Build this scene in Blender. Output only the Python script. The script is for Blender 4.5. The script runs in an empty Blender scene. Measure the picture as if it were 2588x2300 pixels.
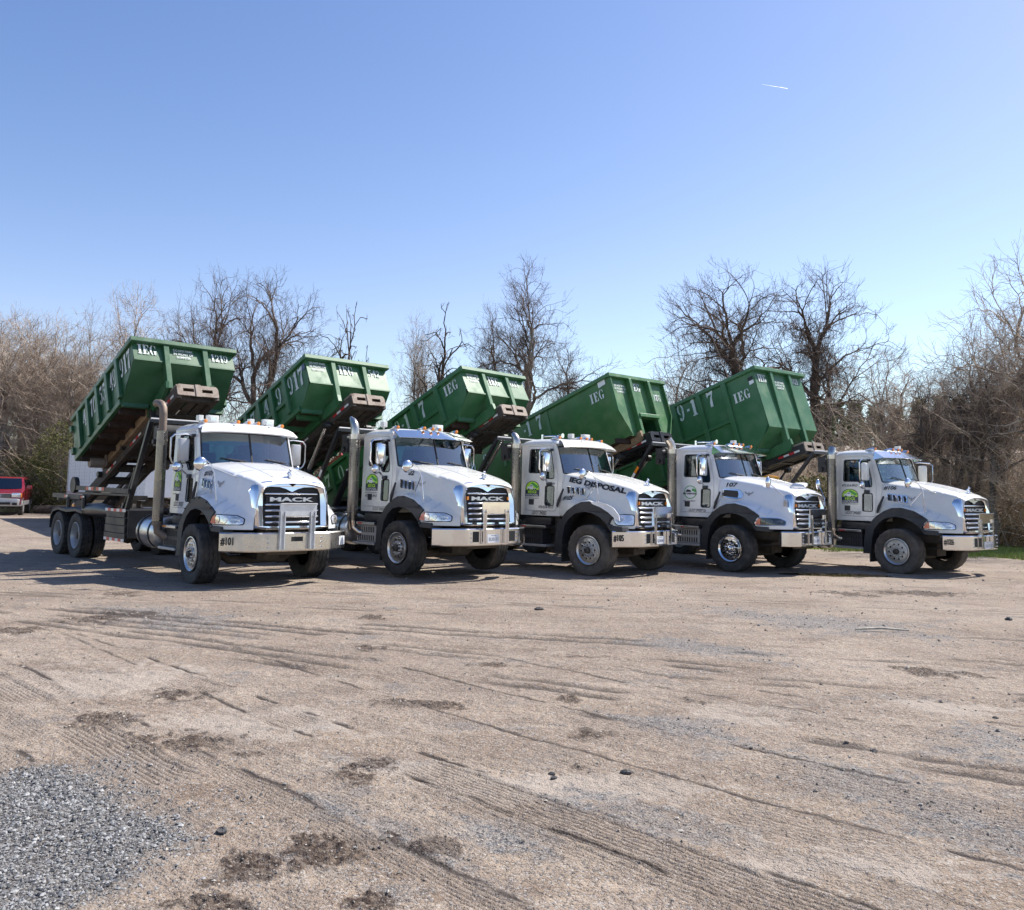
import bpy, math, random
import numpy as np
from mathutils import Vector, Matrix
from mathutils.geometry import tessellate_polygon
PI = math.pi
rad = math.radians
SC = bpy.context.scene
COL = SC.collection

# ------------------------------------------------------------------ camera
F_PX, PITCH, ROLL, CAM_H = 2165.57, 0.0949, -0.0198, 1.7384
cam = bpy.data.cameras.new('camera')
cam_o = bpy.data.objects.new('camera', cam)
COL.objects.link(cam_o)
cp, sp = math.cos(PITCH), math.sin(PITCH)
rt, up, fw = Vector((1, 0, 0)), Vector((0, -sp, cp)), Vector((0, cp, sp))
c_, s_ = math.cos(ROLL), math.sin(ROLL)
Rv, Uv = rt*c_ - up*s_, rt*s_ + up*c_
m = Matrix((Rv, Uv, -fw)).transposed().to_4x4()
m.translation = Vector((0, 0, CAM_H))
cam_o.matrix_world = m
cam.sensor_width = 36
cam.sensor_fit = 'HORIZONTAL'
cam.lens = 36*F_PX/2588
cam.shift_x = 44.0/2588
cam.shift_y = -117.6/2588
cam.clip_start = 0.05
cam.clip_end = 6000
SC.camera = cam_o

# ------------------------------------------------------------------ light
SUN_AZ, SUN_EL = rad(29), rad(50)      # azimuth counter-clockwise from +X
w = bpy.data.worlds.new('World')
SC.world = w
w.use_nodes = True
nt = w.node_tree
bg = nt.nodes['Background']
sky = nt.nodes.new('ShaderNodeTexSky')
sky.sky_type = 'NISHITA'
sky.sun_disc = False
sky.sun_elevation = SUN_EL
sky.sun_rotation = PI/2 - SUN_AZ
sky.air_density = 1.0
sky.dust_density = 0.45
sky.ozone_density = 1.0
sky.altitude = 200
sep = nt.nodes.new('ShaderNodeSeparateColor'); cmb = nt.nodes.new('ShaderNodeCombineColor')
nt.links.new(sky.outputs[0], sep.inputs[0])
for i_, (ga_, mu_) in enumerate(((1.36, .69), (1.16, .74), (1.0, 1.0))):      # one tone curve for the whole sky: deeper blue
    pw_ = nt.nodes.new('ShaderNodeMath'); pw_.operation = 'POWER'; pw_.inputs[1].default_value = ga_
    ml_ = nt.nodes.new('ShaderNodeMath'); ml_.operation = 'MULTIPLY'; ml_.inputs[1].default_value = mu_
    mn_ = nt.nodes.new('ShaderNodeMath'); mn_.operation = 'MINIMUM'
    nt.links.new(sep.outputs[i_], pw_.inputs[0]); nt.links.new(pw_.outputs[0], ml_.inputs[0]); nt.links.new(ml_.outputs[0], mn_.inputs[0]); nt.links.new(sep.outputs[i_], mn_.inputs[1]); nt.links.new(mn_.outputs[0], cmb.inputs[i_])
nt.links.new(cmb.outputs[0], bg.inputs[0])
bg.inputs[1].default_value = 0.114
sun = bpy.data.lights.new('sun', 'SUN')
sun.energy = 5.0
sun.angle = rad(0.53)
sun.color = (1.0, 0.955, 0.88)
sun_o = bpy.data.objects.new('sun', sun)
COL.objects.link(sun_o)
sd = Vector((math.cos(SUN_EL)*math.cos(SUN_AZ), math.cos(SUN_EL)*math.sin(SUN_AZ), math.sin(SUN_EL)))
sun_o.rotation_euler = sd.to_track_quat('Z', 'Y').to_euler()
SC.view_settings.view_transform = 'Standard'
SC.view_settings.look = 'None'
SC.view_settings.gamma = 1
SC.view_settings.use_curve_mapping = False
SC.view_settings.exposure = 0.72
SC.cycles.max_bounces = 8
SC.cycles.transparent_max_bounces = 12

# ------------------------------------------------------------------ materials
MATS = {}
def mat(name, col, rough=.5, metal=0., var=.12, scale=6., bump=0., bscale=60., dirt=None, damt=.35, coat=0., dscale=2.5, spec=.5, rust=None, ramt=.8):
    if name in MATS: return MATS[name]
    M = bpy.data.materials.new(name); M.use_nodes = True
    t = M.node_tree; N = t.nodes; L = t.links
    b = N['Principled BSDF']
    b.inputs['Roughness'].default_value = rough
    b.inputs['Metallic'].default_value = metal
    b.inputs['Specular IOR Level'].default_value = spec
    if coat: b.inputs['Coat Weight'].default_value = coat; b.inputs['Coat Roughness'].default_value = .04
    tc = N.new('ShaderNodeTexCoord')
    nz = N.new('ShaderNodeTexNoise'); nz.inputs['Scale'].default_value = scale; nz.inputs['Detail'].default_value = 6
    L.new(tc.outputs['Object'], nz.inputs['Vector'])
    mr = N.new('ShaderNodeMapRange'); mr.inputs[1].default_value = .3; mr.inputs[2].default_value = .7
    mr.inputs[3].default_value = 1-var; mr.inputs[4].default_value = 1+var
    L.new(nz.outputs['Fac'], mr.inputs[0])
    mx = N.new('ShaderNodeVectorMath'); mx.operation = 'SCALE'
    mx.inputs[0].default_value = col[:3]
    L.new(mr.outputs[0], mx.inputs['Scale'])
    out = mx.outputs[0]
    if dirt:
        n2 = N.new('ShaderNodeTexNoise'); n2.inputs['Scale'].default_value = dscale; n2.inputs['Detail'].default_value = 9; n2.inputs['Roughness'].default_value = .65
        L.new(tc.outputs['Object'], n2.inputs['Vector'])
        r2 = N.new('ShaderNodeMapRange'); r2.inputs[1].default_value = .45; r2.inputs[2].default_value = .72; r2.inputs[4].default_value = damt
        L.new(n2.outputs['Fac'], r2.inputs[0])
        mm = N.new('ShaderNodeMix'); mm.data_type = 'RGBA'
        L.new(r2.outputs[0], mm.inputs['Factor']); L.new(out, mm.inputs[6]); mm.inputs[7].default_value = (*dirt, 1)
        out = mm.outputs[2]
        r3 = N.new('ShaderNodeMapRange'); r3.inputs[1].default_value = 0; r3.inputs[2].default_value = 1
        r3.inputs[3].default_value = rough; r3.inputs[4].default_value = min(1, rough+.5)
        L.new(r2.outputs[0], r3.inputs[0]); L.new(r3.outputs[0], b.inputs['Roughness'])
    if rust:
        n4 = N.new('ShaderNodeTexNoise'); n4.inputs['Scale'].default_value = 5; n4.inputs['Detail'].default_value = 12; n4.inputs['Roughness'].default_value = .75
        mp4 = N.new('ShaderNodeMapping'); mp4.inputs['Scale'].default_value = (1, 1, .45); L.new(tc.outputs['Object'], mp4.inputs[0]); L.new(mp4.outputs[0], n4.inputs['Vector'])
        r4 = N.new('ShaderNodeMapRange'); r4.inputs[1].default_value = .64; r4.inputs[2].default_value = .70; r4.inputs[4].default_value = ramt
        L.new(n4.outputs['Fac'], r4.inputs[0])
        m4 = N.new('ShaderNodeMix'); m4.data_type = 'RGBA'; L.new(r4.outputs[0], m4.inputs['Factor']); L.new(out, m4.inputs[6]); m4.inputs[7].default_value = (*rust, 1); out = m4.outputs[2]
    L.new(out, b.inputs['Base Color'])
    if bump:
        n3 = N.new('ShaderNodeTexNoise'); n3.inputs['Scale'].default_value = bscale; n3.inputs['Detail'].default_value = 5
        L.new(tc.outputs['Object'], n3.inputs['Vector'])
        bp = N.new('ShaderNodeBump'); bp.inputs['Strength'].default_value = bump; bp.inputs['Distance'].default_value = .01
        L.new(n3.outputs['Fac'], bp.inputs['Height']); L.new(bp.outputs[0], b.inputs['Normal'])
    MATS[name] = M
    return M
DUST = (.30, .26, .21)
mat('white_paint', (.74, .75, .77), .22, var=.02, dirt=(.42, .38, .33), damt=.16, coat=.6)
mat('cream_paint', (.70, .695, .66), .25, var=.02, dirt=(.38, .33, .27), damt=.2, coat=.5)
mat('chrome', (.80, .81, .83), .07, 1., var=.03, bump=.02, bscale=5, dirt=(.45, .42, .38), damt=.15)
mat('bumper_chrome', (.78, .79, .80), .10, 1., var=.03, bump=.10, bscale=1.3, dirt=(.50, .46, .42), damt=.3)
mat('rusty_bumper', (.62, .60, .57), .20, 1., var=.05, bump=.10, bscale=1.3, dirt=(.42, .36, .30), damt=.6)
mat('aluminium', (.62, .63, .65), .28, 1., var=.06, dirt=(.35, .32, .28), damt=.35)
mat('steel_plate', (.66, .68, .71), .35, .7, var=.08, dirt=(.4, .36, .32), damt=.35)
mat('rubber', (.030, .029, .029), .78, var=.25, bump=.25, bscale=90, dirt=(.14, .125, .11), damt=.5, dscale=5)
mat('worn_rubber', (.075, .066, .058), .85, var=.25, bump=.25, bscale=90, dirt=(.20, .17, .14), damt=.6, dscale=4)
mat('black_plastic', (.022, .025, .032), .48, var=.15, bump=.05, bscale=120, dirt=(.12, .11, .10), damt=.25)
mat('badge_metal', (.72, .73, .75), .32, .55, var=.05)
mat('gasket', (.012, .012, .013), .6, var=.1)
mat('black_steel', (.022, .021, .022), .45, var=.3, bump=.1, bscale=30, dirt=(.11, .09, .07), damt=.45)
mat('clean_black_steel', (.015, .016, .020), .35, var=.2, dirt=(.06, .055, .05), damt=.2)
mat('dirty_steel', (.055, .046, .038), .75, var=.4, bump=.3, bscale=25, dirt=(.13, .10, .075), damt=.6)
mat('worn_head', (.30, .25, .21), .7, .2, var=.3, bump=.3, bscale=25, dirt=(.12, .08, .055), damt=.8, dscale=6)
mat('rusty_wood', (.27, .19, .115), .8, var=.3, bump=.3, bscale=25, dirt=(.12, .07, .04), damt=.5)
mat('green_paint', (.040, .142, .056), .38, var=.14, bump=.10, bscale=5, dirt=(.10, .16, .10), damt=.45, scale=2.5, rust=(.12, .10, .07))
mat('green_paint_dark', (.030, .106, .045), .36, var=.14, bump=.10, bscale=5, dirt=(.07, .12, .075), damt=.35, scale=2.5, rust=(.10, .08, .05))
mat('green_paint_bright', (.048, .150, .052), .38, var=.14, bump=.10, bscale=5, dirt=(.13, .22, .10), damt=.5, scale=2.0, rust=(.16, .15, .09))
mat('underside', (.050, .030, .022), .9, var=.5, bump=.4, bscale=15, dirt=(.012, .010, .010), damt=.7, dscale=3)
mat('stencil_white', (.66, .70, .70), .6, var=.08, scale=14)
mat('print_black', (.012, .012, .015), .5, var=.05)
mat('print_grey', (.30, .30, .32), .5, var=.05)
mat('amber', (.80, .25, .02), .18, var=.05, coat=1)
mat('red_reflector', (.55, .02, .025), .3, var=.08)
mat('white_reflector', (.72, .70, .68), .3, var=.05)
mat('lens_clear', (.75, .77, .80), .08, .55, var=.25, scale=30, coat=1)
mat('headlamp_bowl', (.72, .66, .58), .12, .8, var=.3, scale=40, coat=1)
mat('headlamp_red', (.55, .13, .07), .15, var=.2, scale=30, coat=1)
mat('headlamp_dark', (.04, .045, .05), .12, .2, var=.3, scale=30, coat=1)
mat('logo_green', (.42, .72, .05), .4, var=.03)
mat('logo_dark', (.02, .03, .06), .4, var=.03)
mat('container_green', (.05, .33, .06), .4, var=.03)
mat('plate_white', (.72, .74, .76), .35, var=.03)
mat('plate_blue', (.04, .06, .16), .4, var=.03)
mat('seat_cloth', (.05, .055, .07), .8, var=.2)
mat('dash', (.035, .035, .04), .7, var=.2)
mat('hi_vis', (.10, .75, .18), .7, var=.1)
mat('bright_steel', (.70, .70, .72), .14, 1., var=.05)
mat('exhaust_tip', (.62, .56, .50), .22, 1., var=.10, dirt=(.30, .24, .18), damt=.4)
mat('rusty_exhaust', (.20, .155, .125), .55, .5, var=.2, bump=.1, bscale=40, dirt=(.33, .25, .19), damt=.6)
mat('yellow_paint', (.72, .33, .015), .45, var=.1, dirt=(.3, .2, .1), damt=.3)
mat('red_car', (.30, .012, .024), .2, var=.04, coat=1, dirt=(.2, .08, .07), damt=.2)
mat('silver_trim', (.42, .42, .43), .35, .3, var=.05, dirt=(.3, .27, .22), damt=.3)
mat('trailer_white', (.66, .69, .74), .35, var=.03, dirt=(.45, .44, .42), damt=.2)
mat('debris', (.16, .13, .115), .95, var=.6, scale=25, bump=.6, bscale=40)

def glassmat(name, tint, gl=1.0, refl=.06):
    M = bpy.data.materials.new(name); M.use_nodes = True
    t = M.node_tree; N = t.nodes; L = t.links
    for n in list(N): N.remove(n)
    o = N.new('ShaderNodeOutputMaterial'); tr = N.new('ShaderNodeBsdfTransparent'); g = N.new('ShaderNodeBsdfGlossy')
    tr.inputs[0].default_value = (*tint, 1); g.inputs['Roughness'].default_value = .015
    g.inputs[0].default_value = (.9*gl, .95*gl, 1*gl, 1)
    fr = N.new('ShaderNodeFresnel'); fr.inputs[0].default_value = 1.55
    mp = N.new('ShaderNodeMapRange'); mp.inputs[3].default_value = refl; mp.inputs[4].default_value = 1
    mxs = N.new('ShaderNodeMixShader')
    L.new(fr.outputs[0], mp.inputs[0]); L.new(mp.outputs[0], mxs.inputs[0]); L.new(tr.outputs[0], mxs.inputs[1]); L.new(g.outputs[0], mxs.inputs[2]); L.new(mxs.outputs[0], o.inputs[0])
    MATS[name] = M
glassmat('windshield_glass', (.24, .55, .62), refl=.17)
glassmat('side_glass', (.38, .46, .46))
glassmat('car_glass', (.12, .20, .20))

def shieldmat():
    M = mat('perforated_steel', (.46, .43, .39), .2, 1., var=.05, dirt=(.42, .36, .30), damt=.5)
    t = M.node_tree; N = t.nodes; L = t.links; b = N['Principled BSDF']
    src = b.inputs['Base Color'].links[0].from_socket
    tc = N.new('ShaderNodeTexCoord'); sx = N.new('ShaderNodeSeparateXYZ'); L.new(tc.outputs['UV'], sx.inputs[0])
    cx = N.new('ShaderNodeCombineXYZ'); L.new(sx.outputs[0], cx.inputs[0]); L.new(sx.outputs[1], cx.inputs[1])
    # staggered slots from a brick texture: shade in the holes put into the colour, plus bump
    br = N.new('ShaderNodeTexBrick'); br.offset = .5; br.inputs['Scale'].default_value = 1
    br.inputs['Brick Width'].default_value = .030; br.inputs['Row Height'].default_value = .017
    br.inputs['Mortar Size'].default_value = .0035; br.inputs['Mortar Smooth'].default_value = .2
    br.inputs['Color1'].default_value = (0, 0, 0, 1); br.inputs['Color2'].default_value = (0, 0, 0, 1); br.inputs['Mortar'].default_value = (1, 1, 1, 1)
    L.new(cx.outputs[0], br.inputs[0])
    mm = N.new('ShaderNodeMix'); mm.data_type = 'RGBA'; mm.blend_type = 'MIX'
    L.new(br.outputs['Color'], mm.inputs['Factor']); mm.inputs[6].default_value = (.10, .08, .065, 1); L.new(src, mm.inputs[7])
    L.new(mm.outputs[2], b.inputs['Base Color'])
    bp = N.new('ShaderNodeBump'); bp.inputs['Strength'].default_value = .8; bp.inputs['Distance'].default_value = .006
    L.new(br.outputs['Color'], bp.inputs['Height']); L.new(bp.outputs[0], b.inputs['Normal'])
shieldmat()

# ------------------------------------------------------------------ mesh builder
class MB:
    def __init__(s): s.v = []; s.f = []; s.uv = None
    def add(s, vs, fs):
        o = len(s.v); s.v += [tuple(p) for p in vs]; s.f += [tuple(i+o for i in f) for f in fs]
    def box(s, x0, x1, y0, y1, z0, z1):
        s.add([(x0,y0,z0),(x1,y0,z0),(x1,y1,z0),(x0,y1,z0),(x0,y0,z1),(x1,y0,z1),(x1,y1,z1),(x0,y1,z1)],
              [(3,2,1,0),(4,5,6,7),(0,1,5,4),(1,2,6,5),(2,3,7,6),(3,0,4,7)])
        return s
    def beam(s, p0, p1, w, h, upv=(0,0,1), ch=0.):
        p0, p1 = Vector(p0), Vector(p1); d = (p1-p0).normalized(); u = Vector(upv); r = d.cross(u).normalized(); u = r.cross(d)
        c = ch
        prof = [(-w/2+c,-h/2),(w/2-c,-h/2),(w/2,-h/2+c),(w/2,h/2-c),(w/2-c,h/2),(-w/2+c,h/2),(-w/2,h/2-c),(-w/2,-h/2+c)] if c else [(-w/2,-h/2),(w/2,-h/2),(w/2,h/2),(-w/2,h/2)]
        n = len(prof)
        vs = [p0+r*a+u*b for a, b in prof]+[p1+r*a+u*b for a, b in prof]
        s.add(vs, [(i,(i+1)%n,n+(i+1)%n,n+i) for i in range(n)]+[tuple(range(n-1,-1,-1)), tuple(range(n,2*n))])
        return s
    def tube(s, pts, r, n=10, caps=True):
        pts = [Vector(p) for p in pts]; k = len(pts)
        rr = r if hasattr(r, '__len__') else [r]*k
        vs = []; pu = None
        for i, p in enumerate(pts):
            d = (pts[min(i+1,k-1)]-pts[max(i-1,0)]).normalized()
            if pu is None:
                a = Vector((0,0,1)) if abs(d.z) < .9 else Vector((1,0,0)); pu = (a-d*a.dot(d)).normalized()
            else: pu = (pu-d*pu.dot(d)).normalized()
            q = d.cross(pu)
            for j in range(n):
                t = 2*PI*j/n; vs.append(p+(pu*math.cos(t)+q*math.sin(t))*rr[i])
        fs = [(i*n+j, i*n+(j+1)%n, (i+1)*n+(j+1)%n, (i+1)*n+j) for i in range(k-1) for j in range(n)]
        if caps: fs += [tuple(range(n-1,-1,-1)), tuple((k-1)*n+j for j in range(n))]
        s.add(vs, fs); return s
    def lathe(s, prof, c=(0,0,0), axis='y', n=32, closed=False):
        vs = []; k = len(prof)
        for r, a in prof:
            for j in range(n):
                t = 2*PI*j/n; u, v = r*math.cos(t), r*math.sin(t)
                p = {'y': (u, a, v), 'x': (a, u, v), 'z': (u, v, a)}[axis]
                vs.append((p[0]+c[0], p[1]+c[1], p[2]+c[2]))
        fs = [(i*n+j, i*n+(j+1)%n, (i+1)*n+(j+1)%n, (i+1)*n+j) for i in range(k-1) for j in range(n)]
        if closed: fs += [((k-1)*n+j, (k-1)*n+(j+1)%n, (j+1)%n, j) for j in range(n)]
        s.add(vs, fs); return s
    def grid(s, P, wrap=False):
        a, b = len(P), len(P[0])
        s.add([p for r in P for p in r], [(i*b+j, i*b+(j+1)%b, (i+1)*b+(j+1)%b, (i+1)*b+j) for i in range(a-1) for j in range(b if wrap else b-1)])
        return s
    def prism(s, outer, w0, w1, f, holes=()):
        loops = [list(outer)]+[list(h_) for h_ in holes]
        tri = tessellate_polygon([[Vector((p[0], p[1], 0)) for p in l] for l in loops])
        flat = [p for l in loops for p in l]; n = len(flat)
        s.add([f(p[0], p[1], w0) for p in flat]+[f(p[0], p[1], w1) for p in flat],
              [tuple(t) for t in tri]+[tuple(i+n for i in reversed(t)) for t in tri])
        o = 0
        for l in loops:
            k = len(l); base = len(s.v)-2*n
            for i in range(k):
                a, b = o+i, o+(i+1)%k
                s.f.append((base+a, base+b, base+n+b, base+n+a))
            o += k
        return s
    def ball(s, c, r, n=10, m=7, sc=(1,1,1)):
        P = []
        for i in range(m+1):
            t = PI*i/m
            P.append([(c[0]+r*sc[0]*math.sin(t)*math.cos(2*PI*j/n), c[1]+r*sc[1]*math.sin(t)*math.sin(2*PI*j/n), c[2]+r*sc[2]*math.cos(t)) for j in range(n)])
        return s.grid(P, True)
    def mesh(s, name, mt, ang=35, bevel=0.):
        me = bpy.data.meshes.new(name); me.from_pydata(s.v, [], s.f); me.validate()
        if s.uv:
            l = me.uv_layers.new(name='UVMap')
            for i, lp in enumerate(me.loops): l.data[i].uv = s.uv[lp.vertex_index]
        import bmesh
        bm = bmesh.new(); bm.from_mesh(me)
        bmesh.ops.recalc_face_normals(bm, faces=bm.faces)
        if bevel:
            es = [e for e in bm.edges if len(e.link_faces) == 2 and e.calc_face_angle(0) > rad(30)]
            bmesh.ops.bevel(bm, geom=es, offset=bevel, segments=2, profile=.5, affect='EDGES', clamp_overlap=True)
        bm.to_mesh(me); bm.free()
        me.materials.append(MATS[mt])
        me.shade_smooth(); me.set_sharp_from_angle(angle=rad(12 if bevel and bevel < .02 else ang))
        return me
CACHE = {}
def ob(name, me, parent=None, label=None):
    o = bpy.data.objects.new(name, me); COL.objects.link(o); o.parent = parent
    if label: o['label'] = label
    return o
def part(name, mt, parent, fn, key=None, bevel=0., ang=35, label=None):
    """build (or reuse) a mesh from fn(MB) and link it as a child of parent"""
    if key is not None and (key, mt) in CACHE: me = CACHE[(key, mt)]
    else:
        b = MB(); fn(b); me = b.mesh(name, mt, ang, bevel)
        if key is not None: CACHE[(key, mt)] = me
    return ob(name, me, parent, label)
def thing(name, label, cat, loc=(0,0,0), rz=0., group=None):
    o = bpy.data.objects.new(name, None); COL.objects.link(o); o.empty_display_size = .3
    o.location = loc; o.rotation_euler = (0, 0, rz); o['label'] = label; o['category'] = cat
    if group: o['group'] = group
    return o
def tag(o, label, cat, group=None):
    o['label'] = label; o['category'] = cat
    if group: o['group'] = group
    return o

# ------------------------------------------------------------------ lettering
STR = ['MACK', '#101', '02', '#105', '107', '#106', 'IEG DISPOSAL', 'IEG', 'DISPOSAL', 'Roll Off Dumpsters', '470-554-9917', 'USDOT 2942007', 'US DOT 2942007', 'US DOT 2942007 GA',
       'EUS111', 'GEA040', 'GEORGIA', 'CLU891', 'DO NOT PARK', 'IN FRONT OF', 'DUMPSTER', 'LTMFL', 'CEA771', '38264']
BOLD = {'MACK': .035, '#101': .025, '#105': .025, '#106': .025, 'IEG DISPOSAL': .05, 'IEG': .03, 'DO NOT PARK': .02, 'IN FRONT OF': .02, 'DUMPSTER': .02, '02': .03, '107': .03, '470-554-9917': .012}
TXT = {}
def prep_text():
    tmp = []
    for s in STR:
        cu = bpy.data.curves.new('t', 'FONT'); cu.body = s; cu.size = 1; cu.resolution_u = 3; cu.offset = BOLD.get(s, .008)
        o = bpy.data.objects.new('t', cu); COL.objects.link(o); tmp.append((s, o))
    bpy.context.view_layer.update()
    dg = bpy.context.evaluated_depsgraph_get()
    for s, o in tmp:
        me = bpy.data.meshes.new_from_object(o.evaluated_get(dg))
        v = np.array([p.co[:2] for p in me.vertices]); lo, hi = v.min(0), v.max(0)
        v = (v-lo)/(hi-lo)
        TXT[s] = ([tuple(p) for p in v], [tuple(p.vertices) for p in me.polygons])
        bpy.data.meshes.remove(me)
    for s, o in tmp: cu = o.data; bpy.data.objects.remove(o); bpy.data.curves.remove(cu)
prep_text()
def text(s, mt, parent, f, name='lettering', depth=0., sub=0):
    """f(u,v) maps the unit box of the text to 3-D; depth>0 extrudes it with f(u,v,w)"""
    vs, fs = TXT[s]; b = MB()
    if depth:
        n = len(vs); b.add([f(u, v, 0) for u, v in vs]+[f(u, v, depth) for u, v in vs], list(fs)+[tuple(i+n for i in q) for q in fs])
        from collections import Counter
        cnt = Counter()
        for q in fs:
            for i in range(len(q)): cnt[frozenset((q[i], q[(i+1) % len(q)]))] += 1
        for q in fs:
            for i in range(len(q)):
                a, c = q[i], q[(i+1) % len(q)]
                if cnt[frozenset((a, c))] == 1: b.f.append((a, c, c+n, a+n))
    else:
        P = [tuple(p) for p in vs]; F = []
        for q in fs:
            for i in range(1, len(q)-1): F.append((q[0], q[i], q[i+1]))
        for _ in range(sub):
            mid = {}; G_ = []
            def md(a, c):
                k_ = (min(a, c), max(a, c))
                if k_ not in mid: mid[k_] = len(P); P.append(((P[a][0]+P[c][0])/2, (P[a][1]+P[c][1])/2))
                return mid[k_]
            for a, c, e in F:
                x, y, z = md(a, c), md(c, e), md(e, a); G_ += [(a, x, z), (x, c, y), (z, y, e), (x, y, z)]
            F = G_
        b.add([f(u, v) for u, v in P], F)
    me = bpy.data.meshes.new(name); me.from_pydata(b.v, [], b.f); me.materials.append(MATS[mt])
    return ob(name, me, parent)
def cres(cx, cy, rx, ry, a0, a1, tx=.55, ty=.14, n=10):
    """thick-and-thin crescent of a fat-face letter bowl"""
    P = [(cx+rx*math.cos(rad(a)), cy+ry*math.sin(rad(a))) for a in np.linspace(a0, a1, n)]
    Q = [(cx+rx*(1-tx)*math.cos(rad(a)), cy+ry*(1-ty)*math.sin(rad(a))) for a in np.linspace(a1, a0, n)]
    return P+Q
def G(*polys, w=.6): return (w, polys)
ST = {
 'I': G([(0,1),(.44,1),(.44,.93),(.35,.93),(.35,.07),(.44,.07),(.44,0),(0,0),(0,.07),(.09,.07),(.09,.93),(0,.93)], w=.44),
 'E': G([(0,1),(.33,1),(.33,0),(0,0),(0,.07),(.09,.07),(.09,.93),(0,.93)], [(.38,1),(.68,1),(.68,.70),(.62,.70),(.55,.90),(.38,.93)], [(.38,0),(.68,0),(.70,.30),(.64,.30),(.55,.10),(.38,.07)], [(.38,.54),(.50,.66),(.50,.34),(.38,.46)], w=.70),
 'G': G(cres(.36,.5,.36,.52,95,265), cres(.40,.5,.28,.52,30,80,.2,.14), [(.60,.92),(.66,1.0),(.66,.66),(.60,.66)], [(.42,.42),(.76,.42),(.76,.36),(.68,.36),(.68,.06),(.58,.0),(.46,.0),(.46,.36),(.42,.36)], w=.76),
 '0': G(cres(.30,.5,.32,.5,98,262), cres(.34,.5,.32,.5,-82,82), w=.66),
 '1': G([(.06,.86),(.18,1),(.42,1),(.42,.07),(.52,.07),(.52,0),(.04,0),(.04,.07),(.16,.07),(.16,.80),(.06,.80)], w=.54),
 '7': G([(.0,1),(.08,1),(.12,.94),(.62,1),(.62,.90),(.44,.55),(.42,.0),(.18,.0),(.18,.30),(.30,.58),(.46,.78),(.12,.78),(.05,.66),(.0,.66)], w=.62),
 '4': G([(.38,1),(.42,1),(.42,.36),(.30,.36),(.30,.66),(.10,.33),(.28,.33),(.28,.26),(.0,.26),(.0,.34)], [(.46,1),(.58,1),(.58,.33),(.68,.33),(.68,.26),(.58,.26),(.58,.07),(.66,.07),(.66,0),(.38,0),(.38,.07),(.46,.07)], w=.68),
 '9': G(cres(.24,.70,.26,.31,98,262), cres(.30,.62,.30,.38,-10,82), [(.40,.66),(.60,.66),(.56,.28),(.40,.04),(.22,0),(.06,.08),(.06,.2),(.20,.24),(.24,.08),(.36,.2),(.40,.45)], w=.62),
 '5': G([(.08,1),(.56,1),(.52,.80),(.16,.80),(.16,.62),(.08,.55)], cres(.28,.32,.32,.33,-80,100), [(.02,.22),(.16,.26),(.18,.06),(.26,.06),(.24,0),(.06,.06)], w=.62),
 '2': G(cres(.30,.70,.30,.30,-30,88), [(.02,.62),(.02,.84),(.14,.96),(.24,1),(.24,.93),(.20,.72)], [(.36,.52),(.56,.52),(.28,.22),(.60,.22),(.60,0),(.02,0),(.02,.14)], w=.62),
 '6': G(cres(.28,.5,.28,.5,98,262), cres(.34,.30,.28,.30,-82,82), [(.34,.98),(.54,.94),(.56,.78),(.42,.74),(.34,.9)], w=.62),
 '3': G(cres(.24,.74,.30,.26,-60,95), cres(.24,.28,.34,.28,-95,60), [(.0,.68),(.14,.68),(.16,.94),(.02,.86)], [(.0,.32),(.14,.32),(.16,.04),(.02,.12)], w=.6),
 '8': G(cres(.28,.74,.24,.26,98,262), cres(.32,.74,.24,.26,-82,82), cres(.28,.26,.30,.26,98,262), cres(.32,.26,.30,.26,-82,82), w=.6),
 '-': G([(0,.40),(.26,.40),(.26,.54),(0,.54)], w=.26),
}
def stencil(s, parent, f, h, mt='stencil_white', gap=.16, name='lettering', asp=.8):
    b = MB(); x = 0.
    for ch in s:
        if ch == ' ': x += .4*h; continue
        wd, polys = ST[ch]
        for P in polys:
            tri = tessellate_polygon([[Vector((p[0], p[1], 0)) for p in P]])
            b.add([f(x+p[0]*h*asp, p[1]*h) for p in P], [tuple(t) for t in tri])
        x += (wd+gap)*h*asp
    me = bpy.data.meshes.new(name); me.from_pydata(b.v, [], b.f); me.materials.append(MATS[mt])
    return ob(name, me, parent)
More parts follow.
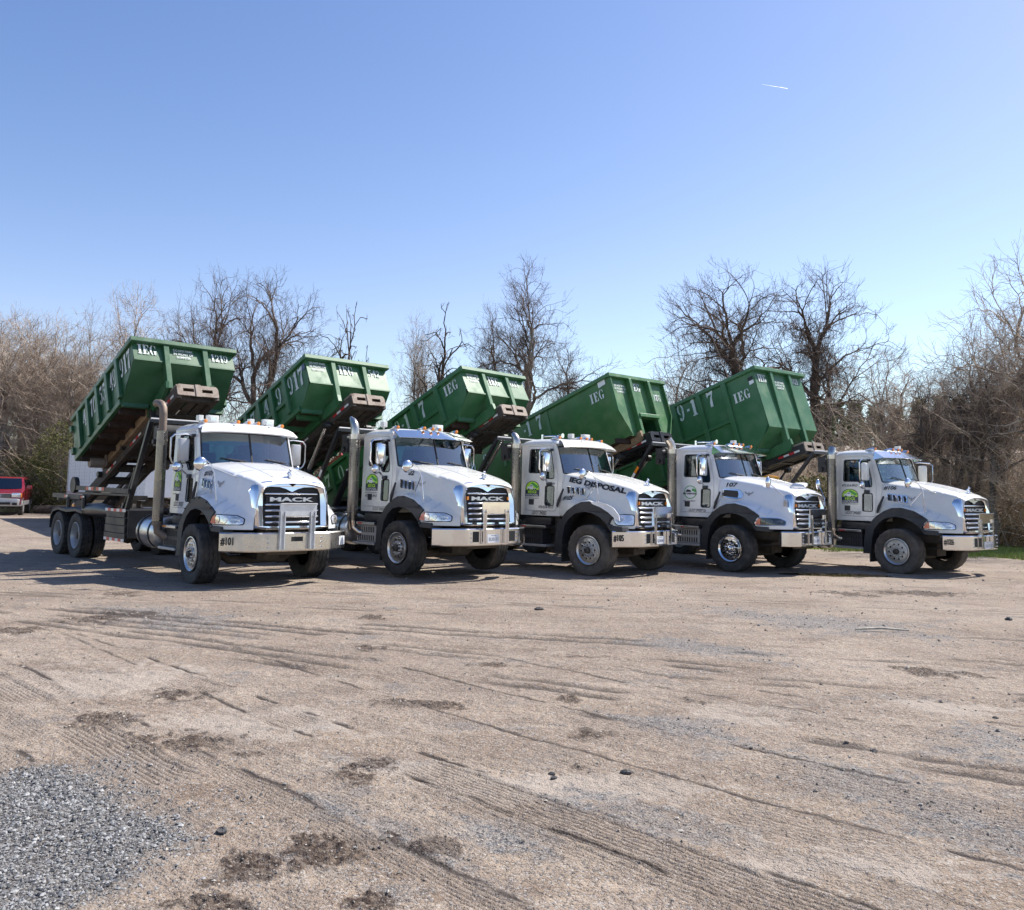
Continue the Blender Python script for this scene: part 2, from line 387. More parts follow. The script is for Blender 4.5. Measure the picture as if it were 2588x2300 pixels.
# ================================================================== TRUCKS
def li(x, xs, ys): return float(np.interp(x, xs, ys))
HX = [-.52+.06*i for i in range(30)]+[1.12,1.22,1.27]
def hood_prof(x, fdx=0.):
    zc = li(x, [-.52,.35,.8,1.12,1.22,1.27], [2.13,2.0,1.915,1.83,1.78,1.72])
    yc = li(x, [-.52,.35,.8,1.12,1.22,1.27], [.90,.84,.77,.68,.65,.61])
    zt = li(x, [-.52,0,.6,1.0,1.18,1.27], [2.20,2.165,2.045,1.935,1.87,1.80])
    ym = li(x, [-.52,.35,.8,1.15,1.27], [.975,.95,.88,.775,.735])
    X = x-fdx
    if X <= .86: zf = li(X, [-.62,-.5,-.3,-.12,.1,.4,.62,.76,.86], [1.22,1.34,1.46,1.53,1.545,1.475,1.35,1.24,1.06])
    else: zf = 1.0
    if X > .56: zf = 1.0
    zf = max(zf, 1.0)
    yo = li(x, [-.52,-.2,.1,.6,.85,1.0,1.1,1.2,1.27], [1.0,1.13,1.185,1.18,1.13,1.06,.97,.83,.74])
    S = li(x, [-.5,.2,.45,.7,1.0,1.2,1.27], [1.62,1.60,1.54,1.44,1.33,1.20,1.14])
    P = [(yc*t, zt-(zt-zc)*t**3) for t in (0,.3,.55,.75,.9)]
    P += [(yc*.975, zc+.004), (yc+.006, zc-.03), (yc+.018, zc-.08)]
    P += [((yc+ym)/2+.012, (zc+S+.05)/2), (ym, S+.07)]
    fo = yo-ym
    zt2 = zf+.02
    P += [(ym+.12*fo, S+.015), (ym+.45*fo, max(S-.025, zt2+.03)), (ym+.78*fo, max(S-.075, zt2+.01)), (ym+.95*fo, max(S-.13, zt2)), (yo, max(min(S-.22, 1.35), zf+.005)), (yo, zf)]
    # enforce descending z
    Q = [P[0]]
    for p in P[1:]: Q.append((p[0], min(p[1], Q[-1][1]-.002)))
    return Q
def hood_y(x, z, fdx=0.):
    P = hood_prof(x, fdx)[6:]
    zs = [p[1] for p in P][::-1]; ys = [p[0] for p in P][::-1]
    return float(np.interp(z, zs, ys))
def cab_y(z): return 1.0-.0375*(z-1.2)
def rrect(x0, z0, x1, z1, r, n=4):
    P = []
    for cx, cz, a in ((x1-r, z1-r, 0), (x0+r, z1-r, 90), (x0+r, z0+r, 180), (x1-r, z0+r, 270)):
        for i in range(n+1):
            t = rad(a+90*i/n); P.append((cx+r*math.cos(t), cz+r*math.sin(t)))
    return P
def rpoly(P, r=.05, n=3):
    """round the corners of a polygon"""
    out = []; k = len(P)
    for i in range(k):
        a, b, c = [Vector((P[j % k][0], P[j % k][1])) for j in (i-1, i, i+1)]
        d1, d2 = (a-b), (c-b); rr = min(r, d1.length*.45, d2.length*.45)
        p, q = b+d1.normalized()*rr, b+d2.normalized()*rr
        for j in range(n+1):
            t = j/n; v = p*(1-t)**2+b*2*t*(1-t)+q*t*t; out.append((v.x, v.y))
    return out
DOOR = rpoly([(-1.54,1.31),(-.62,1.31),(-.60,2.08),(-.755,2.75),(-1.52,2.75)], .07)
WIN = rpoly([(-1.44,2.15),(-1.03,2.15),(-.95,2.02),(-.70,2.02),(-.715,2.20),(-.82,2.68),(-1.42,2.68)], .05)
LWIN = rrect(-.945, 1.43, -.69, 1.86, .04)
BODY = rpoly([(-1.64,1.20),(-.50,1.20),(-.47,2.12),(-.68,2.80),(-1.68,2.82)], .03)

def shrink(P, d):
    cx = sum(p[0] for p in P)/len(P); cz = sum(p[1] for p in P)/len(P)
    hx = max(abs(p[0]-cx) for p in P); hz = max(abs(p[1]-cz) for p in P)
    return [(cx+(p[0]-cx)*(1-d/hx), cz+(p[1]-cz)*(1-d/hz)) for p in P]

def tyre_mesh(b, R, w, bore, tread='rib'):
    n = 96; h = w/2
    ys = [-h+.02, -h*.72, -h*.68, -h*.60, -h*.26, -h*.22, -h*.14, h*.14, h*.22, h*.26, h*.60, h*.68, h*.72, h-.02]
    dp = [0, 0, 1, 0, 0, 1, 0, 0, 1, 0, 0, 1, 0, 0]
    ring = []
    side = [(bore, -h*.62), (bore+.02, -h*.74), (bore+.08, -h*.93), (R*.80, -h*1.0), (R*.90, -h*.97), (R-.028, -h+.006)]
    prof = [(r, y, 0) for r, y in side]+[(R-(.014 if d else 0)-.010*abs(y/h)**4, y, 1) for y, d in zip(ys, dp)]+[(r, -y, 0) for r, y in reversed(side)]
    P = []
    for r, y, t in prof:
        row = []
        for j in range(n):
            a = 2*PI*j/n; yy = y; rr = r
            if t and tread == 'rib': yy += .010*(1 if (j//2) % 2 else -1)*(1 if abs(y) < h*.9 else 0)
            if t and tread == 'lug' and abs(y) > h*.2 and abs(y) < h*1.1:
                if (j+(2 if y > 0 else 0)) % 4 == 0: rr -= .018
            if not t and tread == 'lug' and r > R-.05 and (j+(2 if y > 0 else 0)) % 4 == 0: rr -= .012
            row.append((rr*math.cos(a), yy, rr*math.sin(a)))
        P.append(row)
    b.grid(P, True)

def front_wheel(T, x, side, opt, steer=0.):
    """side=-1 right (near). centre of the tyre at y=side*1.09"""
    R = .53; s = side
    rim = opt.get('rim', 'aluminium')
    def disc(b):
        holes = [[(.172*math.cos(2*PI*i/10)+.023*math.cos(t), .172*math.sin(2*PI*i/10)+.023*math.sin(t)) for t in np.linspace(0, 2*PI, 9)[:-1]] for i in range(10)]
        out = [(.232*math.cos(t), .232*math.sin(t)) for t in np.linspace(0, 2*PI, 49)[:-1]]
        b.prism(out, -.145, -.165, lambda u, v, y: (u, y+.10*max(0, (math.hypot(u, v)-.2))*1., v), holes)
        b.lathe([(.23,-.15),(.262,-.150),(.275,-.165),(.292,-.178),(.305,-.176),(.306,-.16),(.295,-.13),(.262,-.06),(.25,.06)], n=48)
        b.lathe([(.0,-.172),(.13,-.172),(.135,-.160)], n=40)
    wh = part('wheel', rim, T, disc, key='fdisc', ang=40)
    wh.location = (x, s*1.09, R); wh.rotation_euler = (0, rad(7*x*10 % 36), (0 if s < 0 else PI)+steer)
    part('brake_drum', 'gasket', wh, lambda b: b.lathe([(.0,-.10),(.235,-.10),(.235,.08)], n=24), key='fback')
    part('tyre', opt.get('tyre', 'rubber'), wh, lambda b: tyre_mesh(b, R, .37, .292), key='ftyre', ang=30)
    def hub(b):
        b.lathe([(.0,-.235),(.045,-.235),(.062,-.225),(.070,-.17)], n=20)
    part('hub_cap', 'bright_steel' if rim == 'chrome' else 'black_steel', wh, hub, key='fhub')
    for i in range(10):
        a = 2*PI*(i+.5)/10
        n = part('lug_nut', 'bright_steel' if rim == 'chrome' else 'aluminium', wh, lambda b: b.tube([(0,0,0),(0,-.035,0),(0,-.05,0)], [.018,.017,.008], 6), key='lug')
        n.location = (.1125*math.cos(a), -.165, .1125*math.sin(a))
    return wh
def rear_wheel(T, x, side):
    R = .52
    def disc(b):
        (b.lathe([(.13,.10),(.19,.11),(.215,.07),(.245,.04),(.258,-.04),(.272,-.09),(.292,-.120),(.304,-.115),(.304,-.10),(.28,-.06),(.27,.12)], n=40))
    wh = part('wheel', 'silver_trim', T, disc, key='rdisc')
    wh.location = (x, side*1.10, R); wh.rotation_euler = (0, .3*x, 0 if side < 0 else PI)
    part('hub', 'dirty_steel', wh, lambda b: b.lathe([(0,-.08),(.06,-.08),(.085,-.05),(.09,.05),(.15,.07),(.16,.11)], n=20), key='rhub')
    t = part('tyre', 'rubber', wh, lambda b: tyre_mesh(b, R, .26, .29, 'lug'), key='rtyre', ang=30)
    t2 = part('tyre', 'rubber', wh, lambda b: tyre_mesh(b, R, .26, .29, 'lug'), key='rtyre', ang=30); t2.location = (0, .30, 0)
    return wh

def eagle_decal(T, x0, z0, w, h_, fdx, mt='print_grey'):
    P = [(.0,.95),(.10,1.),(.30,.62),(.42,.58),(.47,.80),(.54,.82),(.58,.60),(.70,.62),(.92,1.0),(1.,.92),(.93,.66),(.80,.42),(.62,.32),(.60,.12),(.70,.0),(.50,.08),(.38,.0),(.42,.16),(.40,.32),(.20,.44),(.08,.66)]
    b = MB(); tri = tessellate_polygon([[Vector((p[0], p[1], 0)) for p in P]])
    b.add([(x0+p[0]*w, -(hood_y(x0+p[0]*w, z0+p[1]*h_, fdx)+.012), z0+p[1]*h_) for p in P], [tuple(t) for t in tri])
    me = bpy.data.meshes.new('eagle_decal'); me.from_pydata(b.v, [], b.f); me.materials.append(MATS[mt]); ob('eagle_decal', me, T)

def door_logo(D, x0, x1, z0, z1, faded=False):
    """arched company sign on the door (x0..x1, z0..z1)"""
    Y = lambda x, z, o=.012: (x, -(cab_y(z)+o), z)
    cx = (x0+x1)/2; hw = (x1-x0)/2; H = z1-z0
    def flat(name, mt, P, o):
        b = MB(); tri = tessellate_polygon([[Vector((p[0], p[1], 0)) for p in P]])
        b.add([Y(x, z, o) for x, z in P], [tuple(t) for t in tri])
        me = bpy.data.meshes.new(name); me.from_pydata(b.v, [], b.f); me.materials.append(MATS[mt]); return ob(name, me, D)
    arch = lambda d: [(x0+d, z0+d)]+[(x1-d, z0+d)]+[(cx+(hw-d)*math.cos(t), z0+H*.52+(H*.48-d)*math.sin(t)) for t in np.linspace(0, PI, 13)]
    if faded:
        flat('door_logo', 'container_green', [(cx+hw*.95*math.cos(t), z0+H*.5+H*.5*math.sin(t)) for t in np.linspace(0, 2*PI, 25)[:-1]], .012)
        flat('door_logo', 'plate_white', [(cx+hw*.85*math.cos(t), z0+H*.5+H*.44*math.sin(t)) for t in np.linspace(0, 2*PI, 25)[:-1]], .015)
        flat('door_logo', 'container_green', [(x1-.15, z0+H*.62), (x1-.04, z0+H*.50), (x1-.02, z0+H*.66), (x1-.12, z0+H*.80)], .018)
        flat('door_logo', 'print_black', [(x0+.05, z0+H*.52), (x0+.22, z0+H*.52), (x0+.2, z0+H*.66), (x0+.1, z0+H*.70)], .018)
        text('IEG DISPOSAL', 'print_black', D, lambda u, v: Y(x0-.01+u*(x1-x0+.02), z0+H*.33+v*H*.13, .02))
        return
    flat('door_logo', 'logo_dark', arch(0), .012)
    flat('door_logo', 'logo_green', [(x0+.015, z0+H*.42), (x1-.015, z0+H*.42)]+[(cx+(hw-.015)*math.cos(t), z0+H*.52+(H*.48-.015)*math.sin(t)) for t in np.linspace(0, PI, 13)], .014)
    # little truck with its tilted container
    W = x1-x0; q = lambda P: [(x0+a*W, z0+b_*H) for a, b_ in P]
    flat('door_logo', 'plate_white', q([(.14,.50),(.14,.62),(.30,.64),(.36,.76),(.54,.76),(.56,.54),(.80,.50),(.80,.46),(.14,.46)]), .017)
    flat('door_logo', 'container_green', q([(.44,.86),(.52,.90),(.92,.66),(.90,.52),(.80,.54),(.44,.78)]), .019)
    flat('door_logo', 'logo_dark', q([(.36,.70),(.50,.70),(.50,.64),(.36,.64)]), .019)
    for a in (.26, .62, .76): flat('door_logo', 'logo_dark', [(x0+(a+.06*math.cos(t))*W, z0+(.46+.045*math.sin(t))*H) for t in np.linspace(0, 2*PI, 9)[:-1]], .021)
    text('IEG', 'logo_green', D, lambda u, v: Y(x0+W*(.2+.6*u), z0+H*(.20+.18*v), .016))
    text('DISPOSAL', 'plate_white', D, lambda u, v: Y(x0+W*(.06+.88*u), z0+H*(.04+.12*v), .016))

def make_truck(k, X, Y, th, dz, o, label):
    T = thing('roll_off_truck', label, 'truck', (X, Y, dz), th, 'roll-off trucks parked side by side')
    paint = o.get('paint', 'white_paint'); fdx = o.get('fdx', 0.); wdx = o.get('wdx', 0.)
    chrome = 'chrome'
    # ---- cab shell
    def side(s):
        def fn(b):
            b.prism(BODY, 0, .05, lambda x, z, w_: (x, s*(cab_y(z)-w_), z), [shrink(DOOR, -.007)])
        return fn
    cab = part('cab', paint, T, lambda b: (side(-1)(b), side(1)(b), b.box(-1.68,-1.64,-.94,.94,1.2,1.75), b.box(-1.68,-1.64,-.94,.94,2.55,2.82),
        b.box(-1.68,-1.64,-.94,-.42,1.75,2.55), b.box(-1.68,-1.64,.42,.94,1.75,2.55), b.box(-1.64,-.46,-.95,.95,1.20,1.24), b.box(-.50,-.46,-.96,.96,1.24,2.12)), key=('cab', paint))
    part('rear_window', 'side_glass', cab, lambda b: b.add([(-1.66,-.42,1.75),(-1.66,.42,1.75),(-1.66,.42,2.55),(-1.66,-.42,2.55)], [(0,1,2,3)]), key='rw')
    # roof
    def roof(b):
        P = []; xs = np.linspace(-1.70, -.60, 15); n = 17
        for i, x in enumerate(xs):
            t = 2*(x+1.15)/1.10; row = []
            for j in range(n):
                u = -1+2*j/(n-1); su = math.copysign(abs(math.sin(u*PI/2))**.8, u)
                e = (1-abs(t)**5)**.5*(1-abs(su)**6)**.5 if abs(su) < 1 and abs(t) < 1 else 0
                row.append((x+(.05*(1-su*su) if i == 14 else 0), su*.955, 2.795+.145*e))
            P.append(row)
        b.grid(P)
    part('roof', paint, cab, roof, key=('roof', paint), ang=50)
    # visor
    if o.get('visor') == 'chrome':
        def vis(b):
            n = 9; top = []; bot = []; bot2 = []
            for j in range(n):
                u = -1+2*j/(n-1)
                top.append((-.66+.10*(1-u*u), u*.93, 2.905-.02*u*u)); bot.append((-.38+.13*(1-u*u), u*1.0, 2.735-.01*u*u)); bot2.append((-.40+.13*(1-u*u), u*.99, 2.722-.01*u*u))
            top2 = [(p[0]-.02, p[1]*.98, p[2]-.02) for p in top]
            b.grid([top2, top, bot, bot2])
            for s in (-1, 1):
                b.add([(-.66,.93*s,2.885),(-.38,1.0*s,2.725),(-.66,.965*s,2.68)], [(0,1,2)])
        part('sun_visor', chrome, cab, vis, key='visc', ang=25)
    else:
        def vis(b):
            n = 13; rows = []
            for (x0, z0, yw) in ((-.72,2.925,.80),(-.60,2.915,.88),(-.50,2.86,.94),(-.43,2.79,.985),(-.40,2.755,1.0),(-.43,2.735,.985),(-.66,2.75,.95)):
                rows.append([(x0+.15*(1-u*u), u*yw, z0-.018*u*u-.02*abs(u)**6) for u in np.linspace(-1, 1, n)])
            b.grid(rows)
        part('sun_visor', paint, cab, vis, key=('visp', paint), ang=60)
        for y in (-.34, .34): part('visor_clip', 'black_plastic', cab, lambda b, y=y: b.beam((-.56,y,2.935),(-.40,y*1.08,2.87),.04,.012), key=('vclip', y))
    # windshield
    def ws(z, u, off=0.):
        t = (z-2.14)/(2.735-2.14)
        return (-.47-.20*t+.16*(1-u*u)+off, u*(.925-.025*t), z)
    def glass(b):
        for a, c in ((-1, -.012), (.012, 1)):
            b.grid([[ws(z, u) for u in np.linspace(a, c, 8)] for z in np.linspace(2.14, 2.735, 6)])
    wg = part('windshield', 'windshield_glass', cab, glass, key='ws')
    def frame(b):
        pts = [ws(2.135, u) for u in np.linspace(-1, 1, 14)]+[ws(2.74, u) for u in np.linspace(1, -1, 14)]
        b.tube(pts+[pts[0]], .017, 6)
        b.beam(ws(2.14, 0, .006), ws(2.735, 0, .006), .03, .012, (1,0,0))
    part('windshield_gasket', 'gasket', cab, frame, key='wsg')
    def pillars(b):
        for s in (-1, 1):
            b.grid([[(*ws(z, s*1.01)[:1], s*(ws(z, 1)[1]+.01), z), (-.49-.21*(z-2.12)/.66, s*(cab_y(z)-.012), z), (-.56-.21*(z-2.12)/.66, s*(cab_y(z)-.002), z)] for z in np.linspace(2.10, 2.80, 6)])
        b.grid([[ws(z, u) for u in np.linspace(-1.03, 1.03, 12)] for z in (2.738, 2.80)])
        b.grid([[ws(2.12, u, .005)[:2]+(zz,) for u in np.linspace(-1.05, 1.05, 12)] for zz in (2.138, 2.05)])
    part('windshield_frame', paint, cab, pillars, key=('pil', paint))
    # wipers
    for y0, y1 in ((-.62, -.12), (.30, .78)):
        def wp(b, y0=y0, y1=y1):
            g = lambda y, z, of: ws(z, y/.93, of)
            b.tube([g(y1+.08, 2.13, .03), g((y0+y1)/2+.1, 2.205, .04)], .008, 5); b.tube([g(y0, 2.255, .028), g((y0+y1)/2, 2.225, .03), g(y1, 2.20, .028)], .010, 5)
        part('wiper', 'gasket', cab, wp, key=('wip', y0))
    # interior
    part('dashboard', 'dash', cab, lambda b: (b.box(-.88,-.44,-.88,.88,1.7,2.10), b.box(-1.62,-1.50,-.9,.9,1.25,1.8)), key='dash', bevel=.03)
    for y in (-.45, .45): part('seat', 'seat_cloth', cab, lambda b, y=y: (b.box(-1.42,-.98,y-.26,y+.26,1.55,1.78), b.beam((-1.42,y,1.7),(-1.52,y,2.38),.5,.14,(1,0,0),.03), b.beam((-1.52,y,2.40),(-1.53,y,2.56),.26,.10,(1,0,0),.03)), key=('seat', y), bevel=.03)
    part('steering_wheel', 'dash', cab, lambda b: (b.tube([(-.93+.07*math.sin(t), .45+.22*math.cos(t), 2.10+.20*math.sin(t)) for t in np.linspace(0, 2*PI, 20)], .016, 6), b.tube([(-.93,.25,2.1),(-.93,.65,2.1)], .012, 5)), key='sw')
    if o.get('vest'): part('safety_vest', 'hi_vis', cab, lambda b: b.prism([(-.02,2.12),(.10,2.14),(.09,2.28),(.03,2.34),(-.03,2.24)], 0, .02, lambda y, z, w_: (-.50+w_, y+.05, z)))
    # doors
    for s in (-1, 1):
        opened = (s == 1 and o.get('open_door'))
        holes = [WIN]+([LWIN] if s == -1 else [])
        D = part('door', paint, T, lambda b, s=s, holes=holes: b.prism(DOOR, -.006, .045, lambda x, z, w_: (x+.65, s*(cab_y(z)-w_), z), holes), key=('door', s), label='door standing open' if opened else None)
        D.location = (-.65, 0, 0)
        ox = .65
        part('door_window', 'side_glass', D, lambda b, s=s: b.prism(WIN, .018, .022, lambda x, z, w_: (x+.65, s*(cab_y(z)-w_), z)), key=('dw', s))
        def gk(b, s=s):
            for P in ([WIN, LWIN] if s == -1 else [WIN]):
                pts = [(x+.65, s*(cab_y(z)+.004), z) for x, z in P]; b.tube(pts+[pts[0]], .012, 5)
        part('window_gasket', 'gasket', D, gk, key=('gk', s))
        if s == -1:
            part('door_window', 'side_glass', D, lambda b: b.prism(LWIN, .018, .022, lambda x, z, w_: (x+.65, -(cab_y(z)-w_), z)), key='lw')
            part('window_divider', 'gasket', D, lambda b: b.beam((-1.15+.65,-.952,2.16),(-1.15+.65,-.935,2.68),.02,.012,(1,0,0)), key='wd') if k in (3,) else None
            part('door_handle', 'black_plastic', D, lambda b: (b.box(-1.41+.65,-1.26+.65,-.999,-.985,1.43,1.56), b.box(-1.33+.65,-1.28+.65,-1.008,-.998,1.45,1.54)), key='dh', bevel=.006)
            door_logo_parent = ob('door_sign', None, T); door_logo_parent.empty_display_size = .1
            x0, x1, z0, z1 = o['logo']
            door_logo(door_logo_parent, x0, x1, z0, z1, o.get('faded'))
            YY = lambda x, z, of=.012: (x, -(cab_y(z)+of), z)
            for s_, (a, bx, c, d) in o['door_text']:
                text(s_, 'print_black', door_logo_parent, lambda u, v, a=a, bx=bx, c=c, d=d: YY(a+(bx-a)*u, c+(d-c)*v))
        if opened:
            D.rotation_euler = (0, 0, rad(-62)); D.location = (-.68, .96-.96*math.cos(rad(62))-.0, 0)
            # hinge about the front edge
            hx, hy = -.62, .98
            a = rad(-62); R2 = Matrix.Rotation(a, 2)
            p = R2 @ Vector((hx+.65, hy)); D.location = (hx-p.x, hy-p.y, 0)
    part('grab_handle', 'black_plastic', T, lambda b: (b.tube([(-.56,-1.03,1.42),(-.50,-1.05,1.55),(-.38,-1.05,1.80)], [.022,.034,.020], 7), b.tube([(-.58,-1.0,1.40),(-.55,-1.04,1.44)], .015, 6)), key='grab')
    # ---- hood
    def hood(b):
        xs = sorted(set(HX+[fdx+q for q in (-.5,-.3,-.12,.1,.4,.62,.76,.86,.875) if -.5 < fdx+q < 1.2]))
        for s in (-1, 1): b.grid([[(x+(.03*(1-(p[0]/.9)**2) if i == len(xs)-1 and p[1] > 1.7 else 0), s*p[0], p[1]) for p in hood_prof(x, fdx)] for i, x in enumerate(xs)])
    hd = part('hood', paint, T, hood, key=('hood', fdx, paint), ang=55)
    # raised centre panel lines of the hood
    def crease(b):
        for s in (-1, 1):
            P = []
            for x in np.linspace(-.3, 1.05, 8):
                zt, zc, yc = hood_prof(x)[0][1], hood_prof(x)[5][1], hood_prof(x)[5][0]/.975
                y = .42-.10*x; P.append([(x, s*(y-.03), zt-(zt-zc)*((y-.03)/yc)**3+.001), (x, s*y, zt-(zt-zc)*(y/yc)**3+.012), (x, s*(y+.02), zt-(zt-zc)*((y+.02)/yc)**3-.001)])
            b.grid(P)
    part('hood_ridge', paint, hd, crease, key=('ridge', paint))
    # side vents
    if o.get('vent') == 'grid':
        fy = lambda x, z, of: (x, -(hood_y(x, z, fdx)+of), z)
        out = rpoly([(-.37,1.68),(-.35,1.88),(.06,1.86),(.17,1.76),(.17,1.67),(.02,1.64)], .03)
        inn = rpoly([(-.33,1.70),(-.32,1.85),(.03,1.83),(.06,1.76),(.05,1.67)], .02)
        v = part('side_vent', chrome, hd, lambda b: b.prism(out, 0, .03, lambda x, z, w_: fy(x, z, w_), [inn]))
        v2 = part('vent_mesh', 'black_plastic', hd, lambda b: b.prism(inn, -.01, .008, lambda x, z, w_: fy(x, z, w_)))
        for zz in (1.72, 1.755, 1.79, 1.825): part('vent_bar', 'black_steel', hd, lambda b, zz=zz: b.beam(fy(-.33, zz, .014), fy(.05, zz, .014), .012, .008))
    else:
        for i in range(4):
            x = -.36+.125*i
            fy = lambda x, z, of: (x, -(hood_y(x, z, fdx)+of), z)
            out = rpoly([(x+.045*0,1.87-.012*i),(x+.12,1.865-.012*i),(x+.155,1.69-.014*i),(x+.05,1.70-.014*i)], .02)
            inn = rpoly([(x+.018,1.85-.012*i),(x+.082,1.845-.012*i),(x+.112,1.712-.014*i),(x+.06,1.718-.014*i)], .015)
            part('side_vent', chrome, hd, lambda b: b.prism(out, 0, .035, lambda x_, z, w_: fy(x_, z, w_*(.4+6*max(0, x_-x-.04))), [inn]), key=('v', i, fdx))
            part('vent_opening', 'gasket', hd, lambda b: b.prism(inn, 0, .006, lambda x_, z, w_: fy(x_, z, w_)), key=('vo', i, fdx))
    # hood number + eagle
    for s_, (a, bx, c, d), sl, mt_ in o['hood_text']:
        text(s_, 'print_black', hd, lambda u, v, a=a, bx=bx, c=c, d=d, sl=sl: (a+(bx-a)*u+.02*v, -(hood_y(a+(bx-a)*u+.02*v, c+sl*u+(d-c)*v, fdx)+.012), c+sl*u+(d-c)*v), name='number', sub=3)
    eagle_decal(hd, *o.get('eagle', (.18, 1.71, .20, .11)), fdx, 'print_grey')
    # hood latch
    # ---- flare
    FO = [(-.66,1.14),(-.62,1.22),(-.5,1.34),(-.3,1.46),(-.12,1.53),(.1,1.545),(.4,1.475),(.58,1.375),(.70,1.285),(.62,1.20),(.575,1.10),(.64,1.055),(.90,1.045),(.91,.985)]
    FI = [(.91,.94),(.62,.955),(.52,1.10),(.36,1.22),(.16,1.30),(-.06,1.325),(-.28,1.28),(-.44,1.17),(-.56,1.02),(-.62,.80),(-.66,.45),(-.86,.43),(-.82,.80),(-.78,1.04)]
    yo_ = lambda x: li(x, [-.9,-.6,-.2,.1,.6,.9], [1.17,1.18,1.195,1.20,1.20,1.16])
    for s in (-1, 1):
        def flare(b, s=s):
            b.prism(FO+FI, 0, .24, lambda x, z, w_: (x+fdx, s*(yo_(x)-w_), z))
        part('fender_flare', 'black_plastic', T, flare, key=('flare', s, fdx), bevel=.008)
        def well(b, s=s):
            xs = [-.84,-.80,-.66,-.50,-.30,-.06,.16,.38,.56,.74,.92]; zs = [.42,.80,1.14,1.28,1.37,1.42,1.41,1.35,1.22,1.05,.94]
            b.grid([[(x+fdx, s*1.0, z) for x, z in zip(xs, zs)], [(x+fdx, s*.50, z) for x, z in zip(xs, zs)]])
            b.add([(x+fdx, s*.50, z) for x, z in zip(xs, zs)]+[(x+fdx, s*.50, .9) for x in xs], [(i, i+1, i+12, i+11) for i in range(10)])
        part('wheel_well', 'black_steel', T, well, key=('well', s, fdx))
        # studs along the flare
        for i, (x, z) in enumerate(FO[2:-2]):
            st = part('flare_bolt', 'gasket', T, lambda b: b.ball((0,0,0), .014, 6, 4), key='stud'); st.location = (x+fdx, s*(yo_(x)+.004), z-.03)
        mf = part('mud_flap', 'rubber', T, lambda b, s=s: b.box(-.70+fdx*1.1,-.67+fdx*1.1,s*1.16-.0*s,s*.80,.24,.62), key=('mf', s, fdx))
    if o.get('white_inlay'):
        part('fender_inlay', 'white_paint', T, lambda b: b.prism([(.15,1.53),(.30,1.545),(.55,1.50),(.72,1.42),(.84,1.28),(.86,1.16),(.76,1.20),(.60,1.33),(.40,1.43),(.20,1.49)], 0, .02, lambda x, z, w_: (x+fdx, -(yo_(x)+w_+.002), z)))
    # ---- grille
    def surr_pts():
        O = [(-.73,1.02),(-.50,.985),(.50,.985),(.73,1.02),(.745,1.4),(.735,1.66),(.70,1.76),(.60,1.825),(.45,1.85),(.25,1.85),(.10,1.83),(.03,1.79),(0,1.775),(-.03,1.79),(-.10,1.83),(-.25,1.85),(-.45,1.85),(-.60,1.825),(-.70,1.76),(-.735,1.66),(-.745,1.4)]
        I = [(-.565,1.07),(.565,1.07),(.57,1.40),(.565,1.62),(.52,1.715),(.42,1.74),(.24,1.735),(.12,1.705),(0,1.65),(-.12,1.705),(-.24,1.735),(-.42,1.74),(-.52,1.715),(-.565,1.62),(-.57,1.40)]
        return O, I
    gx = lambda z: 1.285-.11*(z-1.0)
    def surr(b):
        O, I = surr_pts()
        mid = [(y*.90, 1.42+(z-1.42)*.90 if z < 1.5 else z-.03) for y, z in O]
        # front ring
        loops = [mid, I]
        tri = tessellate_polygon([[Vector((p[0], p[1], 0)) for p in l] for l in loops]); fl = mid+I
        b.add([(gx(z)+(.03 if i < len(mid) else 0), y, z) for i, (y, z) in enumerate(fl)], [tuple(t) for t in tri])
        n = len(O)
        rings = [[(gx(z)+.03, y, z) for y, z in mid], [(gx(z2)+.012, (y*.4+y2*.6)*1.005, z*.4+z2*.6) for (y, z), (y2, z2) in zip(mid, O)], [(gx(z)-.05, y, z) for y, z in O], [(gx(z)-.17, y*1.02, z+(.0 if z > 1.6 else 0)) for y, z in O]]
        b.grid(rings, True)
        b.grid([[(gx(z), y, z) for y, z in I], [(gx(z)-.08, y, z) for y, z in I]], True)
    gr = part('grille_surround', chrome, T, surr, key='surr', ang=50)
    part('radiator_mesh', 'gasket', T, lambda b: b.prism([(-.58,1.06),(.58,1.06),(.58,1.66),(.5,1.75),(-.5,1.75),(-.58,1.66)], -.06, -.05, lambda y, z, w_: (gx(z)+w_, y, z)), key='rad')
    for z in (1.615, 1.425, 1.325, 1.225, 1.125):
        bar = part('grille_bar', chrome, gr, lambda b: (b.tube([(0,-.525,0),(0,-.50,0),(0,.50,0),(0,.525,0)], [.010,.021,.021,.010], 10)), key='gbar'); bar.location = (gx(z)-.012, 0, z)
    npl = part('name_plate', 'gasket', gr, lambda b: b.box(gx(1.52)-.04,gx(1.52)-.015,-.50,.50,1.465,1.575), key='npl', bevel=.004)
    text('MACK', 'badge_metal', gr, lambda u, v, w_=0: (gx(1.52)-.014+w_, -.43+.86*u, 1.482+.076*v), depth=.02)
    if k != 1:
        for s in (-1, 1): part('marker_light', 'amber', gr, lambda b, s=s: b.box(gx(1.5)-.02,gx(1.5)+.02,s*.535-.02,s*.535+.02,1.49,1.56), key=('gml', s), bevel=.01)
    # dog ornament
    if k != 4:
        def dog(b):
            b.box(1.02,1.16,-.03,.03,0,.012); b.tube([(1.06,0,.01),(1.07,0,.07)], [.022,.026], 7); b.tube([(1.06,0,.06),(1.11,0,.10)], [.026,.022], 7)
            b.ball((1.125,0,.125), .024, 8, 6); b.tube([(1.125,0,.12),(1.155,0,.115)], [.018,.014], 6)
            for s in (-1, 1): b.tube([(1.12,s*.016,.09),(1.135,s*.018,.01)], [.011,.009], 5); b.tube([(1.12,s*.014,.145),(1.115,s*.02,.158)], [.008,.003], 4)
        dg = part('hood_ornament', chrome, hd, dog, key='dog'); dg.location = (-.01, 0, hood_prof(1.08)[0][1]-.004)
    else:
